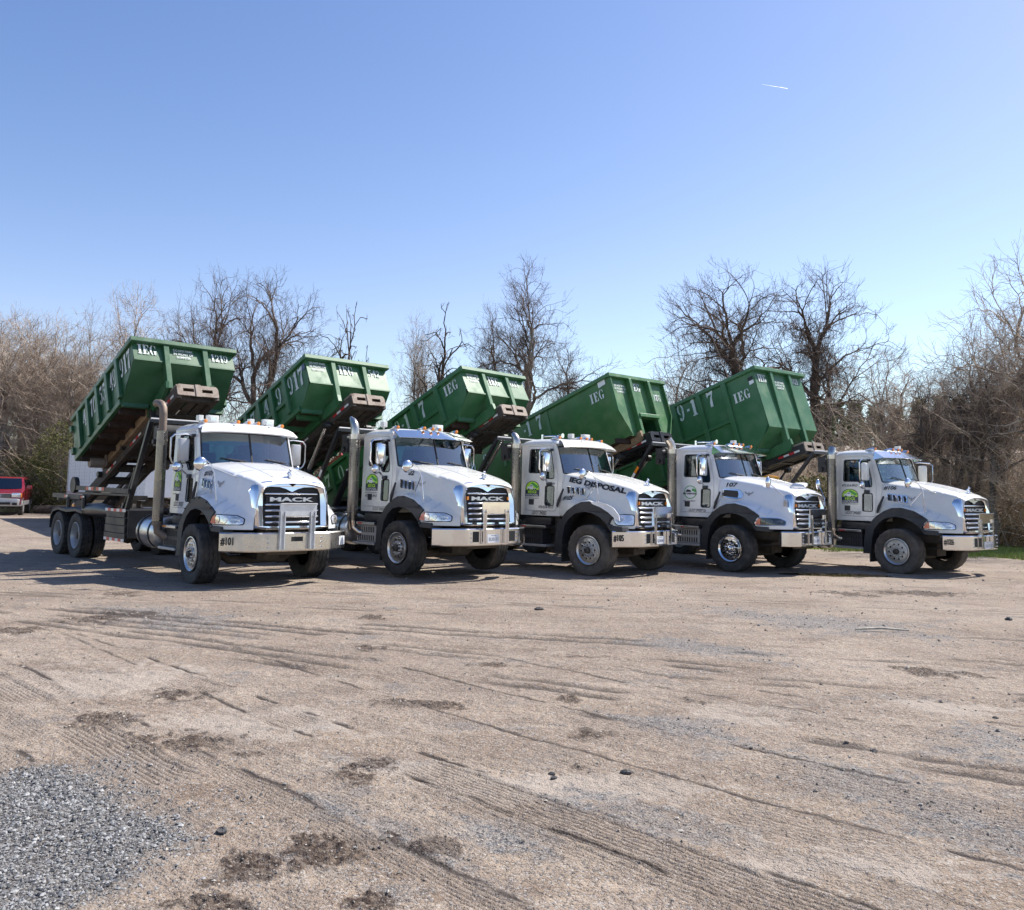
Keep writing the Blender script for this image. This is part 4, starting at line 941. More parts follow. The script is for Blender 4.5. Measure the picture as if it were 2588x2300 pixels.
# ================================================================== DUMPSTERS
def make_dumpster(k, X, Y, th, dz, o, label):
    """box frame: origin at the middle of the front top rim, +l forward, +y left, +h up"""
    A = rad(o['ang']); fx, fz = o['ft']
    D = thing('roll_off_dumpster', label, 'dumpster', (0, 0, 0), 0, 'dumpsters tilted up on the trucks')
    wx = X+math.cos(th)*fx; wy = Y+math.sin(th)*fx
    D.matrix_world = Matrix.Translation((wx, wy, fz+dz)) @ Matrix.Rotation(th, 4, 'Z') @ Matrix.Rotation(-A, 4, 'Y')
    L, H, pb, sl = o['L'], o['H'], o['pb'], o['sl']; g = o.get('green', 'green_paint')
    HW = 1.20; W = 1.14                                 # rim half width, wall half width
    tub = o.get('tub')
    rng = random.Random(k)
    def wall(s):
        def fn(b):
            if tub:
                rows = [(-.02,W),(-1.06,W-.0),(-H,W-.34)]
                b.grid([[(l, s*y, h_) for l in (-.0 if i == 0 else (0 if i == 1 else 0), -L*.5, -L)] for i, (h_, y) in enumerate(rows)])
                b.grid([[(l, s*(y-.01), h_) for l in (0, -L*.5, -L)] for h_, y in rows])
            else:
                # side sheet with small dents, outline follows the sloped front
                n = 24
                for of in (0, -.012):
                    P = []
                    for i in range(9):
                        h_ = -.02-(H-.02)*i/8
                        l0 = 0 if h_ > -pb else -sl*(-h_-pb)/(H-pb)
                        P.append([(l0+(-L-l0)*j/n, s*(W+of+.008*math.sin(3.1*j+i*1.7+k)*math.sin(i*.8)), h_) for j in range(n+1)])
                    b.grid(P)
        return fn
    for s in (-1, 1):
        Wl = part('side_wall', g, D, wall(s))
        if not tub:
            ribs = o['ribs']
            for i, r in enumerate(ribs):
                part('rib', g, D, lambda b: b.prism([(r-.075,-.10),(r+.075,-.10),(r+.075,-H+.10),(r-.075,-H+.10)], 0, .085, lambda l, h_, w_: (l*(1)+0*w_, s*(W+w_*(1 if True else 1)), h_)), bevel=.012)
            if o.get('waist'):
                rr = [-.02-0*sl]+list(ribs)
                part('waist_rail', g, D, lambda b: b.box(-L+.05, ribs[0]+.0, s*W if s > 0 else s*(W+.05), s*(W+.05) if s > 0 else s*W, o['waist']-.05, o['waist']+.05), bevel=.01)
            part('bottom_rail', g, D, lambda b: b.box(-L, -sl, (s*(W+.045) if s < 0 else s*(W-.05)), (s*(W-.05) if s < 0 else s*(W+.045)), -H-.02, -H+.10), bevel=.012)
        else:
            for r in (-2.4, -4.4): part('rib', g, D, lambda b: b.prism([(r-.06,-.10),(r+.06,-.10),(r+.06,-1.06),(r-.06,-1.06)], 0, .02, lambda l, h_, w_: (l, s*(W+w_), h_)))
    # floor and inside
    yb = W-.34 if tub else W
    part('floor', 'underside', D, lambda b: (b.box(-L, -sl+.0, -yb, yb, -H-.005, -H+.02),))
    part('load', 'debris', D, lambda b: b.grid([[(-.15-(L-.3)*i/14, -1.08+2.16*j/8, -.55+.12*math.sin(i*1.3+j)+.06*rng.random()-(.0 if not tub else .2)) for j in range(9)] for i in range(15)])) if k in (2, 3) else None
    if k == 3:
        part('red_panel', 'red_reflector', D, lambda b: b.beam((-5.0,-1.16,.03),(-5.9,-1.16,.03),.03,.12), label='red sheet lying along the rim')
        part('rubble', 'debris', D, lambda b: [b.ball((-4.9+.12*i*1.0+.0, -1.10, .02), .10, 7, 5, (1,.6,.8)) for i in range(8)])
    # rim
    def rim(b):
        for s in (-1, 1): b.beam((.04, s*(HW-.055), -.055), (-L, s*(HW-.055), -.055), .12, .11, ch=.015)
    part('rim', g, D, rim)
    part('rim', g, D, lambda b: b.beam((.065,-HW,-.055),(.065,HW,-.055),.13,.115,ch=.015))
    # front
    if tub:
        fp = [(-W,-.10),(W,-.10),(W,-1.06),(W-.34,-H),(-W+.34,-H),(-W,-1.06)]
        part('front_wall', o.get('front', g), D, lambda b: b.prism(fp, -.02, .0, lambda y, h_, w_: (.02+w_, y, h_), [[(-.40,-1.20),(.40,-1.20),(.40,-H+.03),(-.40,-H+.03)]]))
        [part('front_flange', g, D, lambda b: b.beam((.05,s*(W-.01),-.1),(.05,s*(W-.01),-1.06),.03,.10,(1,0,0)).beam((.05,s*(W-.01),-1.06),(.05,s*(W-.35),-H),.03,.10,(1,0,0))) for s in (-1, 1)]
        for s in (-1, 1): part('front_rib', g, D, lambda b: b.prism([(s*.40-.055,-.10),(s*.40+.055,-.10),(s*.42+.055,-H-.12),(s*.42-.055,-H-.12)], .02, .16, lambda y, h_, w_: (w_, y, h_)), bevel=.01)
        part('front_crossbar', 'logo_green' if 0 else g, D, lambda b: b.box(.02,.20,-.40,.42,-1.22,-1.12), bevel=.01)
        part('pocket', 'green_paint_dark', D, lambda b: (b.box(-.60,-.02,-.42,.42,-1.20,-1.17), b.box(-.60,-.57,-.42,.42,-H,-1.17), b.prism([(0,-1.18),(-.55,-1.18),(-.55,-H),(0,-H)], -.42, -.40, lambda l, h_, w_: (l, w_, h_)), b.prism([(0,-1.18),(-.55,-1.18),(-.55,-H),(0,-H)], .40, .42, lambda l, h_, w_: (l, w_, h_))))
    else:
        FW = part('front_wall', o.get('front', g), D, lambda b: b.grid([[(x, y, h_) for y in np.linspace(-W, W, 9)] for x, h_ in ((.0,-.09),(.03,-pb+.0))]))
        part('front_slope', g, D, lambda b: b.grid([[(.03+(-sl-.03)*t, y+(.0), -pb+(pb-H)*t) for y in np.linspace(-W, W, 9)] for t in np.linspace(0, 1, 5)]))
        if not o.get('deep'): part('front_lip', g, D, lambda b: b.beam((.035,-W,-pb-.01),(.035,W,-pb-.01),.02,.03))
        for s in (-1, 1):
            y0, y1 = s*.44, s*.44
            fy = (-pb)
            xb = .05 if not o.get('deep') else -.0
            part('front_rib', g, D, lambda b: b.prism([(y0-.06,-.10),(y0+.06,-.10),(y1+.06,-H-.02),(y1-.06,-H-.02)], -.06 if 1 else 0, .10, lambda y, h_, w_: (w_-(.0 if h_ > -pb-.2 else .04), y, h_)), bevel=.01)
        [part('front_bottom_lip', g, D, lambda b: b.beam((-sl,s*.58,-H-.03),(-sl,s*W,-H-.03),.06,.10)) for s in (-1, 1)]
    # under-structure
    rh = o.get('rh', .20); railm = o.get('rail', g)
    if k == 1: nose = [(-sl-.15,-H-.02),(-L+.02,-H-.02),(-L+.02,-H-rh),(-sl-.2,-H-rh)]; nose2 = [(.10,-H+.12),(.06,-H-.02),(-.30,-H-rh+.02),(-sl-.3,-H-rh),(-sl-.3,-H-.02),(-sl,-H+.02),(-.1,-H+.12)]
    else: nose = [(.16,-H+.10),(.17,-H-.06),(.05,-H-rh+.02),(-.2,-H-rh),(-L,-H-rh),(-L,-H-.01),(-sl-.05,-H-.01),(-.30,-H+.05),(.0,-H+.06)]
    for s in (-1, 1):
        part('main_rail', railm, D, lambda b: b.prism(nose, 0, .09, lambda l, h_, w_: (l, s*(.47+w_), h_)))
        if k == 1: part('main_rail_nose', g, D, lambda b: b.prism(nose2, 0, .07, lambda l, h_, w_: (l, s*(.47+w_), h_)))
    l = -sl-.25
    while l > -L+.1:
        for a, c in ((-W+.02, -.56), (-.46, .46), (.56, W-.02)): part('crossmember', 'underside' if k != 2 else g, D, lambda b: b.box(l-.035,l+.035,a,c,-H-.13,-H-.006))
        l -= .62
    for s in (-1, 1):
        part('roller', 'worn_head', D, lambda b: (b.tube([(-L+.25,s*.62,-H-.16),(-L+.25,s*.94,-H-.16)], .12, 16), b.box(-L+.1,-L+.4,min(s*.58,s*.61),max(s*.58,s*.61),-H-.28,-H)))
    # tail gate
    part('tail_gate', g, D, lambda b: (b.box(-L-.06,-L,-W,W,-H,-.02), [b.box(-L-.14,-L-.06,-W+.02+.42*i,-W+.12+.42*i,-H+.05,-.1) for i in range(6)], b.box(-L-.16,-L-.02,-HW,-HW+.12,-.35,-.2), b.box(-L-.16,-L-.02,-HW,-HW+.12,-H+.2,-H+.35)), bevel=.01)
    # ---- lettering on the near side
    Sf = lambda l0, h0: (lambda u, v: (l0+u, -(W+.016), h0+v))
    for s_, l0, h0, hh, asp in o['side_text']: stencil(s_, D, Sf(l0, h0), hh, asp=asp)
    Ff = lambda y0, h0: (lambda u, v: (.03+.0*v if tub else .016+.03*max(0, min(1, (-(h0+v)-.09)/(pb-.09))), y0+u, h0+v))
    for s_, y0, h0, hh in o['front_text']: stencil(s_, D, Ff(y0, h0), hh, gap=.10)
    if o.get('warn'):
        y0, h0 = o['warn']
        for i, s_ in enumerate(('DO NOT PARK', 'IN FRONT OF', 'DUMPSTER')):
            text(s_, 'stencil_white', D, lambda u, v, i=i, s_=s_: Ff(y0+(.0 if i < 2 else .06), h0-.085*i)(u*(.44 if i < 2 else .32), v*.06))
    for (l0, h0, w_, hh, mt_) in o.get('stickers', []):
        St = part('sticker', mt_, D, lambda b: b.add([Sf(l0, h0)(0, 0), Sf(l0, h0)(w_, .02), Sf(l0, h0)(w_, hh), Sf(l0, h0)(0, hh)], [(0,1,2,3)]))
    return D

TR = [(-4.379,16.128,-.8232,-.0175),(-.9365,17.751,-.8166,.0486),(2.529,19.325,-.7449,-.0054),(6.318,20.432,-.841,.001),(10.360,20.826,-.9093,-.0267)]
LG = (-1.50,-1.07,1.63,1.98)
opts = [
 dict(paint='white_paint', logo=(-1.53,-1.19,1.62,2.04), door_text=[('470-554-9917',(-1.52,-1.17,2.06,2.11)),('Roll Off Dumpsters',(-1.52,-1.20,1.545,1.58)),('USDOT 2942007',(-1.46,-1.02,1.33,1.42))],
   hood_text=[('#101',(-.33,-.06,1.905,2.01),.0,0)], eagle=(.22,1.71,.20,.12), bumper='rusty_bumper', bumper_text='#101', guard='steel_plate', ang=23.3, head=(-2.98,3.82), rim='aluminium', tyre='rubber',
   roof_kit=[(-.92,-.55,1,'lamp'),(-.92,.62,1,'lamp'),(-.95,-.80,1,'box'),(-.95,.25,1,'box')], gantry=(-2.50,3.0), steer=-.05),
 dict(paint='cream_paint', visor='chrome', logo=LG, door_text=[('Roll Off Dumpsters',(-1.50,-1.08,1.565,1.605)),('470-554-9917',(-1.50,-1.08,1.49,1.55)),('US DOT 2942007',(-1.20,-.78,1.225,1.29))],
   hood_text=[('02',(-.16,.0,1.95,2.05),.0,0)], plate='EUS111', ang=23.3, head=(-2.98,3.80), rim='aluminium', roof_kit=[(-.85,.42,1,'lamp'),(-1.05,-.90,1,'box')], lampmat='cream_paint', gantry=(-2.40,2.93), eagle=(.18,1.74,.22,.09)),
 dict(paint='cream_paint', fdx=.33, wdx=.45, logo=(-1.52,-1.11,1.62,1.97), door_text=[('Roll Off Dumpsters',(-1.52,-1.12,1.56,1.60)),('38264',(-.83,-.68,1.89,1.94)),('470-554-9917',(-1.12,-.69,1.36,1.42)),('USDOT 2942007',(-1.30,-.88,1.215,1.30))],
   hood_text=[('IEG DISPOSAL',(-.32,1.04,1.955,2.07),-.24,0),('#105',(-.42,-.16,1.55,1.66),.0,0)], eagle=(.10,1.79,.22,.10), head_='round', bumper_text='#105', plate='GEA040', white_inlay=True, ang=24.6, head=(-2.83,3.80), rim='aluminium', tyre='worn_rubber',
   roof_kit=[(-.75,.28,1,'lamp'),(-.80,-.62,1,'horn'),(-.8,-.25,1,'box')], gantry=(-2.30,2.93)),
 dict(paint='white_paint', visor='chrome', vent='grid', faded=True, logo=(-1.44,-1.06,1.62,1.94), door_text=[('470-554-9917',(-1.45,-1.10,1.55,1.59)),('US DOT 2942007 GA',(-1.28,-.80,1.32,1.39))],
   hood_text=[('107',(-.29,-.03,1.92,2.02),.0,0)], eagle=(.19,1.72,.22,.10), head_='led', plate='CLU891', ang=18.5, head=(-2.90,3.30), rim='chrome', roof_kit=[(-.80,-.62,1,'horn'),(-.75,.10,1,'box')], headmat='clean_black_steel', hoistmat='clean_black_steel', gantry=(-2.30,2.95)),
 dict(paint='cream_paint', visor='chrome', logo=(-1.48,-1.05,1.63,1.97), door_text=[('470-554-9917',(-1.48,-1.07,2.02,2.08)),('Roll Off Dumpsters',(-1.47,-1.06,1.58,1.62)),('USDOT 2942007',(-1.39,-.98,1.35,1.42))],
   hood_text=[('#106',(-.44,-.15,1.95,2.05),.0,0)], eagle=(.15,1.70,.16,.11), bumper_text='#106', plate='CEA771', ang=17.2, head=(-2.87,3.17), rim='aluminium', tyre='worn_rubber', roof_kit=[(-.72,.35,1,'box')], vest=True, open_door=True, hoistmat='black_steel', gantry=(-2.15,2.87), cyl=1.3),
]
LB = ['white truck number 101 with rusty elbow exhaust, leftmost in the row',
      'cream truck with chrome visor and plate EUS111, second from the left, under dumpster 542',
      'cream truck number 105 with IEG DISPOSAL lettered along its hood, middle of the row',
      'white truck number 107 with chrome wheels and black grid side vent, second from the right',
      'cream truck number 106 with its far door open, rightmost in the row']
for i, (t, o) in enumerate(zip(TR, opts)):
    o2 = dict(o); hd_xy = o2['head']
    if 'head_' in o2: o2['lampkind'] = o2.pop('head_')
    make_truck(i+1, *t, o2, LB[i])

SQ = rad
DO = [
 dict(ang=23.3, ft=(-3.82,4.83), L=3.86, H=1.13, pb=.50, sl=.85, green='green_paint_dark', ribs=[-.80,-1.45,-2.08,-2.72,-3.36], rail='rusty_wood', rh=.20,
   side_text=[('917',-.72,-.60,.45,.62),('49',-1.38,-.60,.44,.58),('55',-2.02,-.60,.44,.58),('70',-2.66,-.60,.44,.58),('4',-3.18,-.60,.42,.7)], front_text=[('IEG',-1.04,-.36,.24),('1219',.60,-.34,.19)], warn=(-.26,-.20)),
 dict(ang=23.3, ft=(-3.96,4.72), L=5.5, H=1.14, pb=.70, sl=.54, ribs=[-.95,-1.62,-2.28,-2.95,-3.6,-4.3,-5.0], waist=-.66, rh=.20,
   side_text=[('917',-.86,-.62,.46,.72),('9',-1.45,-.60,.45,.8),('4',-2.10,-.58,.42,.8),('7',-2.78,-.58,.42,.8)], front_text=[('IEG',-.26,-.38,.24),('542',.60,-.34,.19)], warn=(-1.06,-.20), stickers=[(-.16,-.32,.12,.16,'plate_blue')]),
 dict(ang=25.0, ft=(-3.59,4.72), L=6.7, H=1.12, pb=.68, sl=.54, ribs=[-.93,-1.86,-2.80,-3.75,-4.7,-5.6], waist=-.62, rh=.20,
   side_text=[('IEG',-.70,-.44,.26,.85),('7',-1.68,-.56,.46,.7),('-1',-2.45,-.58,.44,.75),('9',-2.76+.07,-.58,.44,.65),('0',-5.35,-.66,.48,.75),('7',-5.98,-.66,.48,.75),('4',-6.45,-.72,.48,.7)], front_text=[('IEG',-.24,-.38,.24),('035',.60,-.34,.19)], warn=(-1.0,-.20)),
 dict(ang=18.5, ft=(-3.79,4.85), L=6.7, H=1.72, pb=1.06, sl=0., tub=True, green='green_paint_bright', ribs=[], rail='rusty_wood', rh=.20,
   side_text=[('IEG',-.72,-.58,.26,.85),('7',-2.82,-.54,.44,.75),('-1',-3.38,-.56,.44,.7),('0',-5.3,-.80,.40,.7),('0',-5.9,-.82,.40,.7)], front_text=[('IEG',-.26,-.40,.22),('076',.58,-.62,.20)], warn=(-.98,-.34), stickers=[(-.36,-.26,.26,.16,'plate_white')]),
 dict(ang=17.2, ft=(-3.97,5.26), L=6.7, H=2.20, pb=1.74, sl=.55, deep=True, ribs=[-1.0,-1.93,-2.88,-3.85,-4.8,-5.7], waist=-1.18, rh=.22,
   side_text=[('IEG',-.80,-.78,.27,.9),('7',-1.66,-.58,.46,.8),('-1',-2.44,-.60,.50,.75),('9',-2.78,-.60,.50,.75),('9',-3.28,-.60,.50,.75)], front_text=[('IEG',-1.02,-.42,.22),('021',.62,-.34,.18)], warn=(-.28,-.40), stickers=[(-.22,-.34,.17,.10,'print_black'),(-.20,-.46,.15,.11,'plate_white')]),
]
DL = ['short green dumpster 1219 tilted steeply on the leftmost truck',
      'green ribbed dumpster 542 tilted up behind the cab of the second truck from the left',
      'green ribbed dumpster 035 on the middle truck, a red sheet on its rim',
      'smooth sided bright green tub dumpster 076 with sloping lower walls, second from the right',
      'tall dark green dumpster 021 with a waist rail on its side, rightmost']
for i, (t, o) in enumerate(zip(TR, DO)): make_dumpster(i+1, *t, o, DL[i])
# ================================================================== GROUND
rs = np.random.RandomState(7)
def vnoise(x, y, seed):
    xi = np.floor(x).astype(np.int64); yi = np.floor(y).astype(np.int64); fx = x-xi; fy = y-yi
    fx = fx*fx*(3-2*fx); fy = fy*fy*(3-2*fy)
    def h(a, b):
        n = (a*374761393+b*668265263+seed*974634777) & 0xffffffff
        n = ((n ^ (n >> 13))*1274126177) & 0xffffffff
        return ((n ^ (n >> 16)) & 0xffff)/65535.
    return (h(xi,yi)*(1-fx)+h(xi+1,yi)*fx)*(1-fy)+(h(xi,yi+1)*(1-fx)+h(xi+1,yi+1)*fx)*fy
def fbm(x, y, seed, o=4, g=.5):
    s = 0; a = 1; t = 0
    for i in range(o): s = s+a*vnoise(x*2**i, y*2**i, seed+i); t += a; a *= g
    return s/t
def sstep(a, b, x): t = np.clip((x-a)/(b-a), 0, 1); return t*t*(3-2*t)
# patches: (x, y, half length, half width, angle deg, kind)  kinds: d dark clods, g grey gravel, p pale
def px(u, v):      # photograph pixel (2588 wide) -> point on the flat ground
    a = u-1294+44.0; b_ = -(v-1150+117.6)
    A_ = a*math.cos(ROLL)+b_*math.sin(ROLL); B_ = -a*math.sin(ROLL)+b_*math.cos(ROLL)
    d = rt*(A_/F_PX)+fw+up*(B_/F_PX); t = -CAM_H/d.z
    return d.x*t, d.y*t
SPOTS = []
for (u, v, ru, rv, kd) in [(460,1753,95,14,'d'),(255,1817,70,18,'d'),(470,1875,105,24,'d'),(617,1903,52,8,'d'),(1056,1781,98,9,'d'),(942,1935,75,16,'d'),(910,1967,85,18,'d'),(860,2140,80,26,'d'),(636,2190,60,34,'d'),(1100,2145,50,22,'d'),(930,2290,70,26,'d'),
        (1490,1857,48,14,'d'),(1424,1765,28,9,'d'),(1736,1772,34,9,'d'),(2354,1700,48,13,'d'),(2470,1708,40,10,'d'),(1460,1940,22,9,'d'),(540,2280,90,18,'d'),(930,1560,40,7,'d'),(280,1560,90,12,'d'),(60,1590,60,9,'d'),(1480,1660,60,8,'d'),(1250,1680,60,8,'d'),(2300,1500,95,7,'d'),(2150,1500,60,5,'d'),(940,1640,50,10,'d'),(300,1500,50,6,'d'),(2120,1350,10,4,'d'),
        (2250,2000,200,48,'g'),(2450,2090,150,60,'g'),(1700,1835,130,26,'g'),(1610,1815,60,10,'g'),(1880,1880,100,18,'g'),(1640,2080,160,34,'g'),(1300,2120,100,36,'g'),(900,2070,150,28,'g'),(1130,2180,110,24,'g'),(420,1560,200,18,'g'),(2050,1570,200,20,'g'),(1800,1640,160,16,'g'),(2500,1870,90,40,'g'),
        (2400,1790,110,16,'p'),(1850,1800,120,20,'p'),(1190,2100,60,9,'p'),(1050,1950,110,22,'p'),(700,1830,200,30,'p'),(1500,1990,240,26,'p'),(2100,2180,200,40,'p'),(300,1720,200,30,'p')]:
    x, y = px(u, v); x2, y2 = px(u+ru, v); x3, y3 = px(u, v-rv)
    SPOTS.append((x, y, abs(x2-x)+.01, max(abs(y3-y), .03), kd))
def spots(X, Y, kd):
    out = np.zeros_like(X); nn = fbm(X*2.6+Y*1.1, Y*3.4, 91, 4)-.5; n2 = fbm(X*14, Y*14, 17, 2)-.5
    for (x, y, a, b_, k_) in SPOTS:
        if k_ != kd: continue
        if kd == 'g': dx, dy = (X-x), (Y-y); u = (dx*.80-dy*.60)/a; v = (dx*.60+dy*.80)/(b_*.8)
        else: u, v = (X-x)/a, (Y-y)/b_
        r = np.sqrt(u*u+v*v)+nn*2.2+n2*1.7+(.12 if kd == 'd' else 0)
        out = np.maximum(out, 1-sstep(.85 if kd == 'd' else .65, 1.3 if kd == 'd' else 1.6, r))
    return out
def gravel_mask(X, Y):
    u, v = (X+2.45)/1.02, (Y-4.10)/1.25
    r = np.sqrt(u*u+v*v)+(fbm(X*2.5, Y*2.5, 5, 4)-.5)*.8
    return (1-sstep(.66, 1.20, r))
def tracks(X, Y):
    """tyre tracks: bands of fine ribs that run from the lower right to the upper left"""
    h = np.zeros_like(X); msk = np.zeros_like(X); tr = np.zeros_like(X); valley_shade = np.zeros_like(X)
    fade = sstep(11, 7.0, Y)
    wob = .022*(fbm(X*.7, Y*.7, 55, 2)-.5)
    for (c, wd, cur, amp, pitch, gr) in [(2.44,.20,0.,1.,.040,0),(2.72,.10,0.,.8,.030,1),(2.16,.12,.0,.7,.032,0),(1.86,.10,0,.6,.030,1),(3.05,.16,.0,.5,.034,0),(3.42,.10,.01,.7,.030,1),(3.66,.20,.0,1.,.036,1),(4.05,.14,.01,.5,.034,0),(4.45,.20,.02,.6,.040,1),(4.95,.12,.02,.5,.034,0),(5.28,.20,.03,.7,.042,1),(5.9,.16,.03,.5,.04,0),(6.45,.18,.04,.6,.045,1),(6.9,.16,.04,.5,.045,1),(7.7,.2,.05,.5,.05,0)]:
        s = .70*X+.714*Y-c-cur*X*X+wob
        on = 1-sstep(wd*.85, wd, np.abs(s))
        pres = sstep(.36, .52, fbm(X*.8+c*7, Y*.8-X*.5, 33, 3))*fade
        rib = np.cos(s*2*PI/pitch+.5*fbm(X*3, Y*3, 7, 2))
        h += on*pres*amp*(rib*.0060-.006); tr = np.maximum(tr, on*pres*amp); valley_shade = np.maximum(valley_shade, on*pres*amp*sstep(.1, -.8, rib))
        h += np.exp(-((np.abs(s)-wd)/.035)**2)*pres*amp*.010
        if gr:
            br = sstep(.42, .56, fbm(X*2.3+c, Y*2.3+9, 66, 3))
            g = np.exp(-((s-wd*1.10)/(.014+.010*fbm(X*6, Y*6, 2, 2)))**2)*br*sstep(12, 8, Y); h -= g*.014*amp; msk = np.maximum(msk, g*min(1, amp*1.2))
    for (c, sl_, amp) in [(9.7,.26,.8),(10.5,.16,.7),(12.2,.10,.6),(13.6,.20,.5),(9.2,.24,.6),(15.2,.14,.5),(8.2,.30,.7),(7.6,.36,.7),(11.3,.2,.6)]:
        s = Y+sl_*X*1.6+.10*np.sin(X*.3+c)-c
        for d in (-.14, .14):
            g = np.exp(-((s-d)/.06)**2)*sstep(.46, .62, fbm(X*.7+c*3, Y*1.2, 12, 3)); h -= g*.018*amp; msk = np.maximum(msk, g*amp*.7)
            e = np.exp(-((s-d-.12)/.06)**2)*sstep(.46, .62, fbm(X*.7+c*3, Y*1.2, 12, 3)); h += e*.014*amp
    return h, msk, tr, valley_shade
def ground_h(X, Y):
    r = sstep(70, 30, np.hypot(X, Y))
    h = (fbm(X*1.7, Y*1.7, 2, 4)-.5)*.034+(fbm(X*9, Y*9, 3, 3)-.5)*.020+(fbm(X*38, Y*38, 4, 2)-.5)*.006
    cl = spots(X, Y, 'd'); h += cl*((fbm(X*26, Y*26, 8, 3)-.42)*.045)
    gv = gravel_mask(X, Y); h += gv*((fbm(X*45, Y*45, 9, 2)-.5)*.012+.006)
    t, m_, tr, rb = tracks(X, Y); h += t*(1-gv)
    m_ = m_*(1-gv); tr = tr*(1-gv); rb = rb*(1-gv)
    pud = 1-sstep(.75, 1.25, np.sqrt(((X-7.75)/1.25)**2+((Y-19.55)/.42)**2)+.25*(fbm(X*2, Y*2, 71, 2)-.5))
    # level ground under the wheels
    h = h*(1-.75*sstep(11.5, 13.5, Y)*sstep(45, 30, Y))*r
    h -= pud*.035
    return h, cl, gv, m_, tr, rb
def build_ground():
    ys = [-1500,-400,-120,-40,-14,-4,0,1.5,2.4]
    y = 3.0
    while y < 60: ys.append(y); y += max(.0085, y*y*.00070*.62)
    ys += [62,66,72,80,95,120,170,260,500,1000,2500]
    us = [-8,-4,-2.4,-1.7,-1.3,-1.05,-.92,-.84]+list(np.linspace(-.78,.78,640))+[.84,.92,1.05,1.3,1.7,2.4,4,8]
    Yg, Ug = np.meshgrid(np.array(ys), np.array(us), indexing='ij')
    Xg = Ug*np.maximum(np.abs(Yg), 3.0)
    H_, cl, gv, tm, trd, rbm = ground_h(Xg, Yg)
    # low bank rising behind the thicket on the right and far back
    n, m_ = Yg.shape
    co = np.stack([Xg, Yg, H_], -1).reshape(-1, 3)
    idx = np.arange(n*m_).reshape(n, m_)
    q = np.stack([idx[:-1,:-1], idx[:-1,1:], idx[1:,1:], idx[1:,:-1]], -1).reshape(-1, 4)
    me = bpy.data.meshes.new('ground')
    me.vertices.add(len(co)); me.vertices.foreach_set('co', co.ravel())
    me.loops.add(q.size); me.loops.foreach_set('vertex_index', q.ravel().astype(np.int32))
    me.polygons.add(len(q)); me.polygons.foreach_set('loop_start', np.arange(0, q.size, 4, dtype=np.int32))
    me.update(calc_edges=True); me.shade_smooth()
    gr = grass_mask(Xg, Yg)
    for nm, arr in (('clods', cl), ('gravel', gv), ('groove_shade', tm), ('tread', trd), ('rib', rbm), ('greygrit', spots(Xg, Yg, 'g')), ('pale', spots(Xg, Yg, 'p')), ('grass', gr)):
        a = me.attributes.new(nm, 'FLOAT', 'POINT'); a.data.foreach_set('value', arr.ravel().astype(np.float32))
    return me
def grass_mask(X, Y):
    front = np.interp(X, [-40,5,9,14.4,16,24,60], [60,34,28.8,26.4,24.9,20.5,14])
    n_ = (fbm(X*1.2, Y*1.2, 44, 3)-.5)*2.2
    g = sstep(-.3, .5, Y-front+n_)*sstep(4, 8, X)
    left = np.interp(X, [-80,-30,-22,-15,-5,4], [38,47,47.5,42,36,34]); g2 = sstep(-.3, 1.2, Y-left+n_)*sstep(8, 4, X)
    return np.maximum(g, g2)
